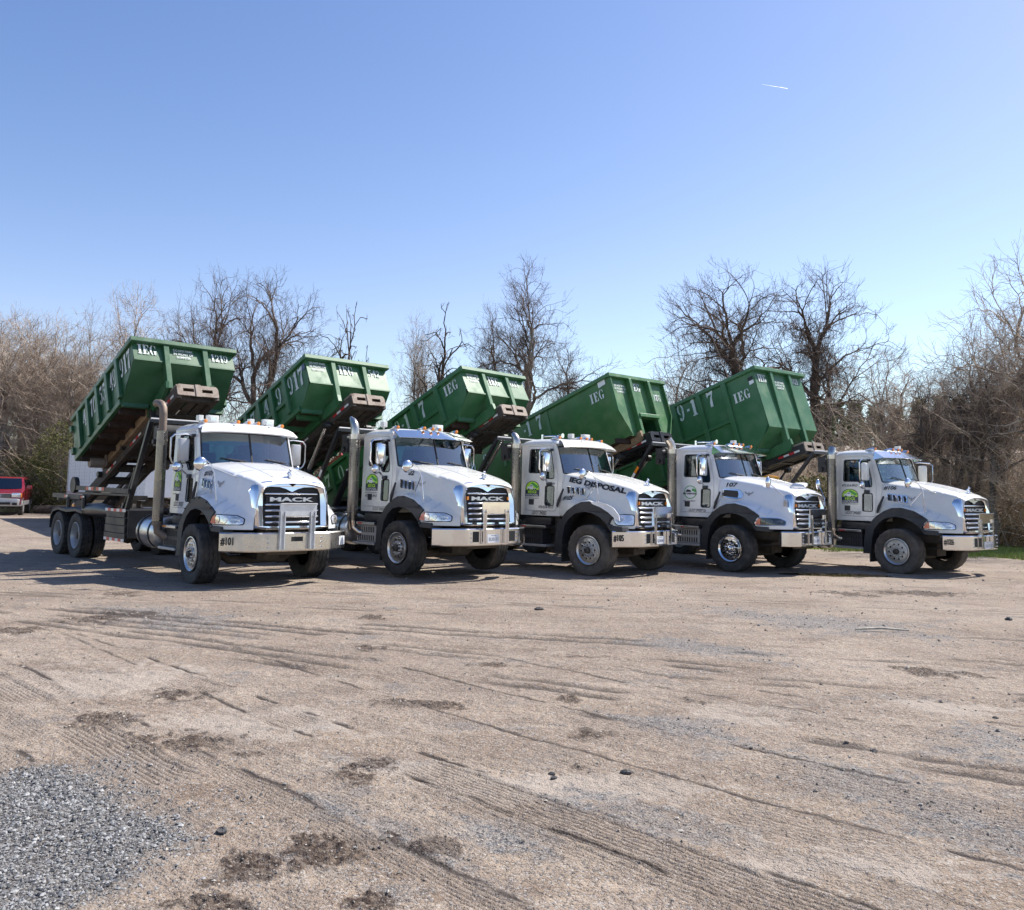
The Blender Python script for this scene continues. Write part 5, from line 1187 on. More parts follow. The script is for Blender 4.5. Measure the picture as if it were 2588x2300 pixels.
def ground_mat():
    M = bpy.data.materials.new('dirt_and_gravel'); M.use_nodes = True; t = M.node_tree; N = t.nodes; L = t.links; b = N['Principled BSDF']
    b.inputs['Roughness'].default_value = .92; b.inputs['Specular IOR Level'].default_value = .25
    tc = N.new('ShaderNodeTexCoord')
    def noise(sc, det=5, ro=.6, sx=1, dist=0):
        mp = N.new('ShaderNodeMapping'); mp.inputs['Scale'].default_value = (1, sx, 1); L.new(tc.outputs['Object'], mp.inputs[0])
        n = N.new('ShaderNodeTexNoise'); n.inputs['Scale'].default_value = sc; n.inputs['Detail'].default_value = det; n.inputs['Roughness'].default_value = ro; n.inputs['Distortion'].default_value = dist
        L.new(mp.outputs[0], n.inputs['Vector']); return n.outputs['Fac']
    def rng_(s, a, c, lo=0., hi=1.):
        m_ = N.new('ShaderNodeMapRange'); m_.inputs[1].default_value = a; m_.inputs[2].default_value = c; m_.inputs[3].default_value = lo; m_.inputs[4].default_value = hi; L.new(s, m_.inputs[0]); return m_.outputs[0]
    def mix(f, a, c):
        m_ = N.new('ShaderNodeMix'); m_.data_type = 'RGBA'
        if isinstance(f, float): m_.inputs['Factor'].default_value = f
        else: L.new(f, m_.inputs['Factor'])
        for i, s in ((6, a), (7, c)):
            if isinstance(s, tuple): m_.inputs[i].default_value = (*s, 1)
            else: L.new(s, m_.inputs[i])
        return m_.outputs[2]
    def math_(op, a, c):
        m_ = N.new('ShaderNodeMath'); m_.operation = op; m_.use_clamp = (op != 'ADD' or True)
        for i, s in ((0, a), (1, c)):
            if isinstance(s, float): m_.inputs[i].default_value = s
            else: L.new(s, m_.inputs[i])
        return m_.outputs[0]
    def attr(n): a = N.new('ShaderNodeAttribute'); a.attribute_name = n; return a.outputs['Fac']
    tan, pale, brown, grey, dark = (.285,.215,.160), (.385,.305,.235), (.175,.120,.084), (.185,.170,.160), (.075,.060,.050)
    c = mix(rng_(noise(.35, 4), .38, .62), tan, pale)
    c = mix(rng_(noise(.9, 8, .7, 1.8), .50, .68), c, brown)
    c = mix(rng_(noise(1.6, 8, .7, 1.5), .54, .68), c, grey)
    c = mix(rng_(noise(.22, 6, .65, 3.5), .50, .68, 0, .55), c, (.19,.140,.105))
    c = mix(rng_(noise(2.6, 12, .8, 2.6), .56, .62, 0, .5), c, (.14,.105,.080))
    c = mix(rng_(noise(1.1, 10, .75, 3.), .54, .64, 0, .5), c, (.45,.37,.29))
    c = mix(rng_(noise(.5, 6, .6, 2.2), .52, .66, 0, .45), c, (.34,.26,.185))
    # broken dark crumbs and light grains
    c = mix(rng_(noise(34, 4, .7), .55, .68, 0, .75), c, (.10,.080,.066))
    c = mix(rng_(noise(70, 3, .6), .60, .72, 0, .7), c, (.50,.45,.40))
    c = mix(rng_(noise(9, 8, .75, 1.5), .57, .66, 0, .6), c, (.13,.095,.070))
    c = mix(rng_(noise(4, 10, .78, 2.2), .58, .64, 0, .65), c, (.115,.085,.064))
    c = mix(rng_(noise(6, 10, .78, 1.6), .60, .68, 0, .5), c, (.46,.39,.315))
    v = N.new('ShaderNodeTexVoronoi'); v.inputs['Scale'].default_value = 90; L.new(tc.outputs['Object'], v.inputs['Vector'])
    sp = N.new('ShaderNodeSeparateColor'); L.new(v.outputs['Color'], sp.inputs[0])
    c = mix(rng_(sp.outputs[0], .80, .86, 0, .55), c, (.48,.45,.42))
    c = mix(rng_(sp.outputs[1], .84, .88, 0, .6), c, (.10,.095,.095))
    c = mix(rng_(attr('pale'), .1, .9, 0, .6), c, (.43,.37,.315))
    gg = math_('MULTIPLY', attr('greygrit'), rng_(noise(22, 4, .7), .35, .6, .2, 1.))
    grit = mix(rng_(sp.outputs[2], .3, .7), (.085,.085,.092), (.30,.285,.27))
    c = mix(gg, c, grit)
    gv = mix(rng_(sp.outputs[2], .25, .8), (.045,.045,.048), (.27,.26,.25))
    c = mix(rng_(attr('gravel'), .1, .8, 0, .85), c, gv)
    dk = math_('MULTIPLY', attr('clods'), rng_(noise(40, 4, .7), .38, .56, .35, 1.))
    c = mix(dk, c, (.068,.047,.036))
    c = mix(rng_(attr('tread'), .1, .9, 0, .45), c, (.36,.30,.25))
    c = mix(rng_(attr('rib'), .15, .7, 0, .8), c, (.125,.095,.075))  # shade of the valleys between tread ribs put into the colour
    c = mix(rng_(attr('groove_shade'), .05, .55, 0, .95), c, (.070,.056,.048))  # track grooves painted dark, shade in the colour on top of the relief
    gr = mix(rng_(noise(6, 5), .4, .6), (.17,.23,.045), (.26,.23,.10))
    c = mix(rng_(attr('grass'), .2, .8), c, gr)
    L.new(c, b.inputs['Base Color'])
    h = N.new('ShaderNodeMath'); h.operation = 'ADD'; L.new(noise(55, 5, .7), h.inputs[0])
    n2 = N.new('ShaderNodeMath'); n2.operation = 'MULTIPLY'; L.new(v.outputs['Distance'], n2.inputs[0]); n2.inputs[1].default_value = -.8; L.new(n2.outputs[0], h.inputs[1])
    bp = N.new('ShaderNodeBump'); bp.inputs['Strength'].default_value = .75; bp.inputs['Distance'].default_value = .014; L.new(h.outputs[0], bp.inputs['Height'])
    h2 = N.new('ShaderNodeBump'); h2.inputs['Strength'].default_value = .8; h2.inputs['Distance'].default_value = .07; L.new(noise(9, 6, .7), h2.inputs['Height']); L.new(bp.outputs[0], h2.inputs['Normal'])
    L.new(h2.outputs[0], b.inputs['Normal'])
    MATS['dirt_and_gravel'] = M
    return M
gm = build_ground(); gm.materials.append(ground_mat())
g_ = ob('ground', gm); g_['kind'] = 'structure'

# ---- helper: numpy mesh
def npmesh(name, co, tris, mt, smooth=False, nv=3):
    me = bpy.data.meshes.new(name); co = np.asarray(co, np.float32); tris = np.asarray(tris, np.int32)
    me.vertices.add(len(co)); me.vertices.foreach_set('co', co.ravel())
    me.loops.add(tris.size); me.loops.foreach_set('vertex_index', tris.ravel())
    me.polygons.add(len(tris)); me.polygons.foreach_set('loop_start', np.arange(0, tris.size, tris.shape[1], dtype=np.int32))
    me.update(calc_edges=True)
    if smooth: me.shade_smooth()
    else: me.shade_flat()
    me.materials.append(MATS[mt]); return me
# ---- stones
OCT = np.array([(1,0,0),(-1,0,0),(0,1,0),(0,-1,0),(0,0,1),(0,0,-1)], float)
OF = np.array([(0,2,4),(2,1,4),(1,3,4),(3,0,4),(2,0,5),(1,2,5),(3,1,5),(0,3,5)])
def stonemat(name, c1, c2):
    M = bpy.data.materials.new(name); M.use_nodes = True; t = M.node_tree; N = t.nodes; L = t.links; b = N['Principled BSDF']; b.inputs['Roughness'].default_value = .85
    a = N.new('ShaderNodeAttribute'); a.attribute_name = 'tone'; r = N.new('ShaderNodeValToRGB')
    r.color_ramp.elements[0].color = (*c1, 1); r.color_ramp.elements[1].color = (*c2, 1); r.color_ramp.interpolation = 'LINEAR'
    L.new(a.outputs['Fac'], r.inputs[0]); L.new(r.outputs[0], b.inputs['Base Color']); MATS[name] = M
stonemat('gravel_stone', (.020,.023,.028), (.36,.355,.35))
stonemat('field_stone', (.07,.058,.05), (.50,.45,.39))
def stones(name, X, Y, S, mt, flat=.6, tone=None):
    n = len(X); H_, *_ = ground_h(X, Y)
    J = OCT[None]*(1+rs.uniform(-.35, .35, (n, 6, 1)))
    th = rs.uniform(0, 2*PI, n); c, s = np.cos(th), np.sin(th)
    sc = np.stack([S, S*rs.uniform(.55, 1, n), S*flat*rs.uniform(.6, 1.1, n)], -1)
    V = J*sc[:, None]; x = V[..., 0]*c[:, None]-V[..., 1]*s[:, None]; y = V[..., 0]*s[:, None]+V[..., 1]*c[:, None]
    tl = rs.uniform(-.4, .4, n)[:, None]
    V = np.stack([x+X[:, None], y+Y[:, None], V[..., 2]+x*tl+(H_+S*.22)[:, None]], -1).reshape(-1, 3)
    F = (OF[None]+6*np.arange(n)[:, None, None]).reshape(-1, 3)
    me = npmesh(name, V, F, mt)
    t = rs.beta(1.3, 1.3, n) if tone is None else tone
    a = me.attributes.new('tone', 'FLOAT', 'POINT'); a.data.foreach_set('value', np.repeat(t, 6).astype(np.float32))
    o = ob(name, me); o['kind'] = 'stuff'; return o
n = 70000; X = rs.uniform(-3.9, -.9, n); Y = rs.uniform(2.9, 5.7, n); k_ = rs.uniform(0, 1, n) < gravel_mask(X, Y)**1.6+.012
X, Y = X[k_], Y[k_]; stones('gravel_pile', X, Y, (rs.gamma(3, .0021, len(X))).clip(.003, .018), 'gravel_stone')
# crumbs over the whole yard, denser nearby and in the dark clods
u = rs.uniform(-.72, .72, 60000); Y = 3.2*np.exp(rs.uniform(0, 2.3, 60000)); X = u*Y
pz = .035+.9*spots(X, Y, 'd')+.55*spots(X, Y, 'g')+.16*(fbm(X*1.1, Y*1.6, 81, 3) > .58)
k_ = rs.uniform(0, 1, 60000) < pz; X, Y = X[k_], Y[k_]
S = (.0022+.0009*Y)*rs.gamma(3, .26, len(X)); stones('ground_crumbs', X, Y, S.clip(.003, .030), 'field_stone', tone=np.where(rs.uniform(0, 1, len(X)) < .55, rs.uniform(.05, .4, len(X)), rs.uniform(.3, 1, len(X))))
# the few big dark stones one can point at
mat('dark_stone', (.040,.040,.044), .85, var=.5, scale=40, bump=.6, bscale=60, dirt=(.20,.17,.14), damt=.6, dscale=14)
mat('light_stone', (.40,.36,.30), .8, var=.3, scale=20, bump=.4, bscale=30)
SL = [(1583,1955,.045,'black stone on pale dirt just right of the centre foreground'),(2209,1897,.045,'black stone lying alone in the right foreground dirt'),(1395,1957,.030,'upper flat grey stone of the close pair near centre'),(1400,1971,.030,'lower flat grey stone of the close pair near centre'),
      (560,2107,.045,'flat grey stone beside the right edge of the gravel patch'),(1362,1541,.085,'grey angular stone in front of the second and third trucks'),(2550,1567,.08,'dark stone at the right edge of the yard, far out'),(2515,1817,.030,'small black stone near the right edge, above its twin'),(2521,1850,.030,'small black stone near the right edge, below its twin'),(2140,1880,.022,'little black stone left of the pale streak on the right')]
for i, (u_, v_, r_, lb) in enumerate(SL):
    x, y = px(u_, v_); h_ = float(ground_h(np.array([x]), np.array([y]))[0][0])
    b = MB(); b.ball((0,0,0), r_, 9, 6, (1,.7,.5)); rr = random.Random(i)
    b.v = [(p[0]*rr.uniform(.7,1.3), p[1]*rr.uniform(.7,1.3), p[2]*rr.uniform(.6,1.2)) for p in b.v]
    me = b.mesh('stone', 'dark_stone', 20); o = ob('stone', me); o.location = (x, y, h_+r_*.12); o.rotation_euler = (0, 0, i*1.3); o.scale = (.85, .85, .75); tag(o, lb, 'stone', 'stones lying on the yard')
# stick near the right trucks
x, y = px(2230, 1597); st = bpy.data.objects.new('stick', (lambda b: (b.tube([(-.35,0,.02),(0,.03,.035),(.35,0,.015)], [.012,.016,.010], 6), b.mesh('stick', 'light_stone'))[1])(MB())); COL.objects.link(st); st.location = (x, y, .01); tag(st, 'thin dry stick lying on the dirt in front of the rightmost truck', 'stick')

# ---- puddle
def puddle():
    M = bpy.data.materials.new('puddle_water'); M.use_nodes = True; b = M.node_tree.nodes['Principled BSDF']
    b.inputs['Base Color'].default_value = (.035,.032,.012,1); b.inputs['Roughness'].default_value = .03; b.inputs['Specular IOR Level'].default_value = .6; MATS['puddle_water'] = M
    b = MB(); pts = [(7.75+1.30*math.cos(t), 19.55+.46*math.sin(t)) for t in np.linspace(0, 2*PI, 33)[:-1]]
    b.add([(x, y, -.014) for x, y in pts], [tuple(range(32))])
    o = ob('puddle', b.mesh('puddle', 'puddle_water')); o['kind'] = 'structure'
puddle()

# ================================================================== VEGETATION
def barkmat(name, c1, c2, rough=.9):
    M = bpy.data.materials.new(name); M.use_nodes = True; t = M.node_tree; N = t.nodes; L = t.links; b = N['Principled BSDF']; b.inputs['Roughness'].default_value = rough; b.inputs['Specular IOR Level'].default_value = .2
    tc = N.new('ShaderNodeTexCoord'); n = N.new('ShaderNodeTexNoise'); n.inputs['Scale'].default_value = 1.6; n.inputs['Detail'].default_value = 8; L.new(tc.outputs['Object'], n.inputs['Vector'])
    r = N.new('ShaderNodeValToRGB'); r.color_ramp.elements[0].position = .38; r.color_ramp.elements[1].position = .64
    r.color_ramp.elements[0].color = (*c1, 1); r.color_ramp.elements[1].color = (*c2, 1); L.new(n.outputs['Fac'], r.inputs[0]); L.new(r.outputs[0], b.inputs['Base Color']); MATS[name] = M
barkmat('bark_dark', (.060,.045,.035), (.13,.10,.08))
barkmat('bark_grey', (.13,.11,.095), (.32,.28,.235))
barkmat('bark_pale', (.16,.13,.105), (.42,.36,.30))
barkmat('twig_brown', (.085,.062,.052), (.20,.155,.13))
barkmat('cane_tan', (.26,.19,.13), (.66,.53,.39))
barkmat('cane_grey', (.24,.185,.145), (.56,.46,.37))
barkmat('evergreen', (.08,.13,.045), (.20,.26,.10))
barkmat('olive_leaf', (.09,.10,.03), (.20,.19,.07))
def tubes(P, R, ns, ofs=0):
    """P (n,k,3) polylines, R (n,k) radii -> verts, quads with ns sides"""
    n, k, _ = P.shape
    d = np.gradient(P, axis=1); d /= np.linalg.norm(d, axis=2, keepdims=True)+1e-9
    a = np.where(np.abs(d[..., 2:3]) < .9, np.array([0,0,1.]), np.array([1.,0,0]))
    u_ = np.cross(d, a); u_ /= np.linalg.norm(u_, axis=2, keepdims=True)+1e-9; v_ = np.cross(d, u_)
    t = 2*PI*np.arange(ns)/ns
    V = P[:, :, None]+(u_[:, :, None]*np.cos(t)[None, None, :, None]+v_[:, :, None]*np.sin(t)[None, None, :, None])*R[:, :, None, None]
    idx = np.arange(n*k*ns).reshape(n, k, ns); nx = np.roll(idx, -1, 2)
    Q = np.stack([idx[:, :-1], nx[:, :-1], nx[:, 1:], idx[:, 1:]], -1).reshape(-1, 4)
    return V.reshape(-1, 3), Q+ofs
def seg_tubes(E, ns, k):
    """E rows: p0(3) p1(3) t0(3) t1(3) r0 r1 -> curved tapered tubes"""
    E = np.asarray(E); n = len(E); s = np.linspace(0, 1, k)[None, :, None]
    p0, p1, t0, t1 = E[:, None, 0:3], E[:, None, 3:6], E[:, None, 6:9], E[:, None, 9:12]
    P = (2*s**3-3*s**2+1)*p0+(s**3-2*s**2+s)*t0+(-2*s**3+3*s**2)*p1+(s**3-s**2)*t1
    L = np.linalg.norm(E[:, 3:6]-E[:, 0:3], axis=1)[:, None, None]
    q = np.random.RandomState(n); J = q.normal(0, .030, (n, k, 3))*L; J[:, 0] = 0; J[:, -1] = 0
    R = E[:, 12:13]*(1-s[..., 0])+E[:, 13:14]*s[..., 0]
    return P+J, R
def crown_tree(seed, H, r0, rx, zc, rz, tips, fork=.26, twig=(.35,.95), nt=5, lobes=7, droop=0., blunt=False, lean=0., tw=.0062, arms=0):
    q = np.random.RandomState(seed)
    # tip points from lobes spread through the crown envelope
    lc = q.normal(0, 1, (lobes, 3)); lc /= np.linalg.norm(lc, axis=1, keepdims=True); lc[:, 2] *= .7; lc *= q.uniform(.55, .95, (lobes, 1)); lc[0] = (0, 0, .62)
    d = q.normal(0, 1, (tips, 3)); d /= np.linalg.norm(d, axis=1, keepdims=True); d *= q.uniform(.1, 1, (tips, 1))**.45
    w_ = q.uniform(.38, .6, lobes); li_ = q.randint(0, lobes, tips)
    half = q.uniform(0, 1, tips) < .55
    C = np.where(half[:, None], lc[li_]+d*w_[li_][:, None], d)
    nn = np.linalg.norm(C, axis=1, keepdims=True); C = C/np.maximum(nn, 1)*np.minimum(nn, 1.0+.10*q.uniform(-1, 1, (tips, 1)))
    pts = C*np.array([rx, rx, rz])+np.array([lean*H*.6, 0, zc])
    if arms:
        m_ = int(tips*.18); a = q.uniform(0, 2*PI, arms); i_ = q.randint(0, arms, m_); rr = rx*(1.0+.75*q.uniform(0, 1, m_))
        pts[:m_] = np.stack([np.cos(a[i_])*rr+q.normal(0, .4, m_), np.sin(a[i_])*rr+q.normal(0, .4, m_), zc-rz*(.55+.25*q.uniform(-1, 1, m_))+rr*.18], -1)
    pts = pts[pts[:, 2] > H*.16]
    E_big, E_mid, E_small, TP, TD = [], [], [], [], []
    rad_ = lambda n: max(r0*(n/len(pts))**.47, .0095)
    hub = np.array([0, 0, H*fork*.55])
    def rec(pos, dr, P, depth):
        n = len(P)
        if n <= 2:
            for p in P:
                v = p-pos; L = np.linalg.norm(v)+1e-6; e = v/L; ro = p-hub; ro = ro/np.linalg.norm(ro); e = e*.6+ro*(.9-droop)+np.array([0, 0, .30-droop]); e /= np.linalg.norm(e)
                E_small.append(np.concatenate([pos, p, dr*L*.7, e*L*.7, [rad_(1)*1.05, .0075 if not blunt else rad_(1)*.7]])); TP.append(p); TD.append(e)
            return
        # split in two by a random axis through the longest spread
        c = P.mean(0); X = P-c; w, V = np.linalg.eigh(X.T@X); ax = V[:, 2]+q.normal(0, .35, 3); pr = X@ax
        cut = np.quantile(pr, q.uniform(.30, .70)); A, B = P[pr <= cut], P[pr > cut]
        if len(A) == 0 or len(B) == 0: A, B = P[:n//2], P[n//2:]
        for S in (A, B):
            cc = S.mean(0); v = cc-pos; L = np.linalg.norm(v)
            f = q.uniform(.26, .50) if len(S) > 4 else .6
            e = v/L; ro = pos-hub; ro = ro/(np.linalg.norm(ro)+1e-6); nd = dr*.45+e*.7+ro*.35*(1-droop)+np.array([0, 0, .12-droop*.15])+q.normal(0, .10, 3); nd /= np.linalg.norm(nd)
            np_ = pos+e*L*f*.65+dr*L*f*.35+q.normal(0, .03, 3)*L
            lst = E_big if len(S) > 22 else (E_mid if len(S) > 5 else E_small)
            l2 = np.linalg.norm(np_-pos)
            lst.append(np.concatenate([pos, np_, dr*l2*.9, nd*l2*.9, [rad_(len(S))*1.12, rad_(len(S))]]))
            rec(np_, nd, S, depth+1)
    b0 = np.array([0, 0, 0.]); b1 = np.array([lean*H*fork*.6+q.normal(0, .12), q.normal(0, .12), H*fork])
    rec(b1, np.array([lean*.6, 0, 1.]), pts, 0)
    tr = [np.concatenate([b0, b1, np.array([0, 0, H*fork]), np.array([lean*.5, 0, 1.])*H*fork, [r0*1.3, r0*1.02]])]
    # twigs round each tip
    TP, TD = np.array(TP), np.array(TD); T = []
    if nt:
        n = len(TP)*nt; pi_ = np.repeat(np.arange(len(TP)), nt)
        dd = TD[pi_]*1.0+q.normal(0, .42, (n, 3)); dd /= np.linalg.norm(dd, axis=1, keepdims=True); L = q.uniform(*twig, n)[:, None]
        st = TP[pi_]-TD[pi_]*q.uniform(0, .55, (n, 1)); en = st+dd*L; e2 = dd+np.array([0, 0, .30-droop*1.2])+q.normal(0, .15, (n, 3))
        T.append(np.concatenate([st, en, dd*L, e2*L, np.full((n, 1), tw), np.full((n, 1), tw*.65)], 1))
        m_ = n; mid = st+dd*L*q.uniform(.3, .9, (n, 1)); d3 = dd+q.normal(0, .7, (n, 3)); d3 /= np.linalg.norm(d3, axis=1, keepdims=True); L3 = L*q.uniform(.3, .7, (n, 1))
        T.append(np.concatenate([mid, mid+d3*L3, d3*L3, (d3+np.array([0, 0, .3-droop]))*L3, np.full((n, 1), tw*.8), np.full((n, 1), tw*.6)], 1))
    T = np.concatenate(T) if T else None
    return tr, E_big, E_mid, E_small, T, rx
def tm(name, groups, mt):
    Vs, Qs, o = [], [], 0
    for E, ns, k in groups:
        if E is None or len(E) == 0: continue
        P, R = seg_tubes(E, ns, k); V, Q = tubes(P, R, ns, o); o += len(V); Vs.append(V); Qs.append(Q)
    if not Vs: return None
    return npmesh(name, np.concatenate(Vs), np.concatenate(Qs), mt, True)
SPEC = {
 'broad': dict(H=14, r0=.30, rx=4.2, zc=9.0, rz=5.1, tips=760, fork=.24, nt=5, twig=(.35,.9), tw=.0060, bark='bark_dark', twig_='twig_brown'),
 'tall': dict(H=15, r0=.20, rx=2.6, zc=9.8, rz=5.2, tips=520, fork=.30, nt=5, twig=(.35,.9), tw=.0058, arms=3, lobes=5, bark='bark_grey', twig_='twig_brown'),
 'broken': dict(H=11, r0=.20, rx=2.5, zc=7.0, rz=4.2, tips=90, fork=.30, nt=2, twig=(.15,.5), blunt=True, tw=.012, bark='bark_dark', twig_='bark_dark'),
 'fine': dict(H=14, r0=.17, rx=3.0, zc=8.0, rz=6.0, tips=800, fork=.18, nt=5, twig=(.3,.8), tw=.0052, bark='bark_grey', twig_='cane_grey'),
 'pale': dict(H=14, r0=.19, rx=2.9, zc=8.0, rz=6.0, tips=700, fork=.14, nt=5, twig=(.3,.9), lobes=9, tw=.0055, bark='bark_pale', twig_='cane_grey'),
 'vine': dict(H=11, r0=.20, rx=3.6, zc=6.4, rz=4.7, tips=560, fork=.16, nt=5, twig=(.4,1.1), droop=.35, lobes=9, bark='bark_grey', twig_='cane_grey'),
}
TREE = {}
def tree_meshes(kind, seed):
    if (kind, seed) not in TREE:
        s = dict(SPEC[kind]); bark = s.pop('bark')
        tws = s.pop('twig_', None)
        if tws is None: tws = s.pop('twig') if isinstance(s.get('twig'), str) else 'twig_brown'
        H = s['H']; tr, eb, em, es, T, rx = crown_tree(seed, **s)
        TREE[(kind, seed)] = (tm('trunk', [(tr, 12, 7)], bark), tm('limb', [(eb, 7, 6)], bark), tm('crown', [(em, 4, 4), (es, 3, 4), (T, 3, 3)], tws), H, rx)
    return TREE[(kind, seed)]
def tree(kind, seed, x, y, H, rz, label, group='bare trees behind the trucks', rx=None, lean=(0,0), z=-.05):
    a, b_, c, H0, rx0 = tree_meshes(kind, seed); s = H/H0; wx = (rx/rx0*1.36) if rx else s
    T = thing('bare_tree', label, 'tree', (x, y, z), 0, group)
    T.scale = (wx, wx, s); T.rotation_euler = (lean[1], lean[0], rz)
    ob('trunk', a, T)
    if b_: ob('limb', b_, T)['kind'] = 'stuff'
    if c: ob('crown', c, T)['kind'] = 'stuff'
    return T
def at(u_, Y_): return (u_-1250)/F_PX*Y_
def top(v_, u_, Y_): return CAM_H+((1238.5+(u_-1250)*.0198)-v_)/F_PX*Y_
def T_(kind, seed, u_, v_, Y_, rz, label, w=None, **kw):
    """a tree whose crown top reaches photo row v_, with crown half width w photo pixels"""
    return tree(kind, seed, at(u_, Y_), Y_, top(v_, u_, Y_)*.985, rz, label, rx=(w/F_PX*Y_ if w else None), **kw)
T_('broad', 3, 650, 665, 50, 2.2, 'broad bare tree above the second dumpster, right of a close pair', w=140)
T_('broad', 4, 530, 676, 52, .4, 'broad bare tree with heavy limbs rising behind the leftmost cab', w=105)
T_('fine', 5, 325, 690, 54, 1., 'fine twigged round bare tree right behind the leftmost dumpster', w=100)
T_('fine', 6, 215, 760, 56, 2., 'fine twigged bare tree rising left of the leftmost dumpster', w=80)
T_('fine', 6, 440, 800, 56, 5., 'low fine twigged bare tree between the dumpster 1219 and the heavy limbed one', w=80)
T_('broken', 7, 862, 715, 48, .3, 'sparse bare tree with two broken limbs, right of the broad pair', w=70)
T_('broken', 8, 1100, 755, 47, 1.9, 'gnarled bare tree with lopped thick limbs over the middle dumpster', w=88)
T_('fine', 9, 1050, 755, 50, 3.9, 'thin twigged bare tree standing behind the lopped one', w=60)
T_('fine', 9, 915, 900, 52, 1.2, 'low thin bare bush-like tree between the second and third dumpsters', w=60)
T_('tall', 10, 1325, 640, 50, .5, 'tallest straight bare tree with fanned crown in the middle of the skyline', w=95)
T_('tall', 11, 1225, 760, 52, 2.5, 'slender bare tree just left of the tallest one', w=60)
T_('tall', 12, 1440, 850, 49, 4.5, 'small spreading bare tree low between the third and fourth dumpsters', w=75)
T_('broad', 13, 1850, 665, 46, 3.3, 'broad bare tree with upswept limbs, left of the close pair over the tall dumpster', w=165)
T_('broad', 4, 2070, 665, 45, 5.2, 'broad bare tree with forked trunk just right of the tall dumpster', w=165)
T_('vine', 15, 1725, 850, 47, 1., 'low drooping bare tree between the fourth and fifth dumpsters', w=110)
T_('vine', 16, 2250, 850, 40, 2., 'bent drooping bare tree right of the rightmost dumpster', w=120)
T_('vine', 17, 2465, 770, 33, 4., 'tangled vine covered bare tree above the rightmost hood', w=110)
T_('vine', 15, 2610, 600, 30, .7, 'tallest tangled bare tree at the right edge of the picture', w=190)
T_('vine', 16, 2545, 760, 34, 2.9, 'dark tangled bare tree just inside the right edge', w=100)
T_('vine', 17, 2380, 900, 36, 3.5, 'short tangled bare tree over the cab of the rightmost truck', w=110)
T_('tall', 12, 2330, 930, 32, .9, 'slim pale trunked bare tree directly behind the rightmost cab', w=60)
T_('tall', 11, 2420, 900, 33, 2.9, 'slim bare tree between the rightmost cab and its grille guard', w=65)
T_('tall', 12, 2510, 880, 31, 4.9, 'slim bare tree just beyond the nose of the rightmost truck', w=70)
T_('pale', 20, 10, 775, 50, .3, 'pale barked bare tree directly behind the red car', group='bare woodland at the left', w=110)
T_('pale', 21, 90, 785, 52, 2.3, 'pale leaning bare tree just right of the red car', group='bare woodland at the left', lean=(.08,0), w=110)
T_('pale', 20, 170, 800, 51, 4.1, 'pale slender bare tree between the red car and the white trailer', group='bare woodland at the left', w=90)
for i, (u_, v_, Y_, sd_) in enumerate([(-60,770,54,21),(-170,740,55,20),(50,760,58,5),(125,785,60,6),(200,850,58,9),(-20,750,62,9)]):
    T_('fine' if i > 1 else 'pale', sd_, u_, v_, Y_, i*1.7, ['leftmost leaning pale tree of the woodland, cut by the left edge','outermost tall pale tree left of the red car','grey tree rising over the roof of the red car','grey tree over the right mirror of the red car','low grey tree against the upper corner of the white trailer','tall thin grey tree at the very left edge above the red car'][i], group='bare woodland at the left', w=100)

# ---- thickets: masses of arching canes
def canes(name, n, xf, yf, hf, mt, r=.011, seed=1, k=6, ns=3, spread=.5, gn=.3):
    q = np.random.RandomState(seed); X = xf(q, n); Y = yf(q, X); Hh = hf(q, X)*q.uniform(.45, 1.1, n)
    s = np.linspace(0, 1, k); d0 = q.normal(0, spread, (n, 2))
    dirs = np.concatenate([np.repeat(d0[:, None], k, 1)*(1+1.2*s[None, :, None]), np.ones((n, k, 1))*(1.15-.9*s[None, :, None])], 2)+np.cumsum(q.normal(0, gn, (n, k, 3)), 1)*.5
    dirs /= np.linalg.norm(dirs, axis=2, keepdims=True)
    P = np.stack([X, Y, np.zeros(n)], -1)[:, None]+np.concatenate([np.zeros((n, 1, 3)), np.cumsum(dirs[:, 1:]*(Hh/(k-1)*1.25)[:, None, None], 1)], 1)
    P[..., 2] = np.maximum(P[..., 2], .01)
    R = r*q.uniform(.5, 1.6, n)[:, None]*(1-.75*s)[None]
    # side twigs
    m_ = 3; pi_ = np.repeat(np.arange(n), m_); i0 = q.randint(1, k-1, n*m_)
    b0 = P[pi_, i0]; dd = q.normal(0, 1, (n*m_, 3)); dd[:, 2] = np.abs(dd[:, 2])*.6; dd /= np.linalg.norm(dd, axis=1, keepdims=True)
    Lt = (Hh[pi_]*q.uniform(.12, .4, n*m_)).clip(.15, 1.6); kk = 4; s2 = np.linspace(0, 1, kk)
    d2 = dd[:, None]+np.cumsum(q.normal(0, .35, (n*m_, kk, 3)), 1); d2 /= np.linalg.norm(d2, axis=2, keepdims=True)
    P2 = b0[:, None]+np.concatenate([np.zeros((n*m_, 1, 3)), np.cumsum(d2[:, 1:]*(Lt/(kk-1))[:, None, None], 1)], 1)
    R2 = r*.6*np.ones((n*m_, 1))*(1-.6*s2)[None]
    V1, Q1 = tubes(P, R, ns); V2, Q2 = tubes(P2, R2, 3, len(V1))
    o = ob(name, npmesh(name, np.concatenate([V1, V2]), np.concatenate([Q1, Q2]), mt, True)); o['kind'] = 'stuff'; return o
thk = lambda X: np.interp(X, [4,9,14,18,20,24,40], [42,36,32.5,31,30,26.5,20])
xr = lambda a, c: (lambda q, n: q.uniform(a, c, n))
canes('thicket', 3800, xr(4, 30), lambda q, X: thk(X)+q.gamma(1.6, 1.6, len(X)), lambda q, X: np.interp(X, [4,12,20,30], [3.2,4.2,4.8,5.5]), 'cane_tan', .014, 1)
canes('thicket', 1900, xr(4, 34), lambda q, X: thk(X)+1+q.gamma(2.2, 2.2, len(X)), lambda q, X: np.interp(X, [4,12,20,30], [4.2,5.2,6.0,7.0]), 'cane_grey', .016, 2)
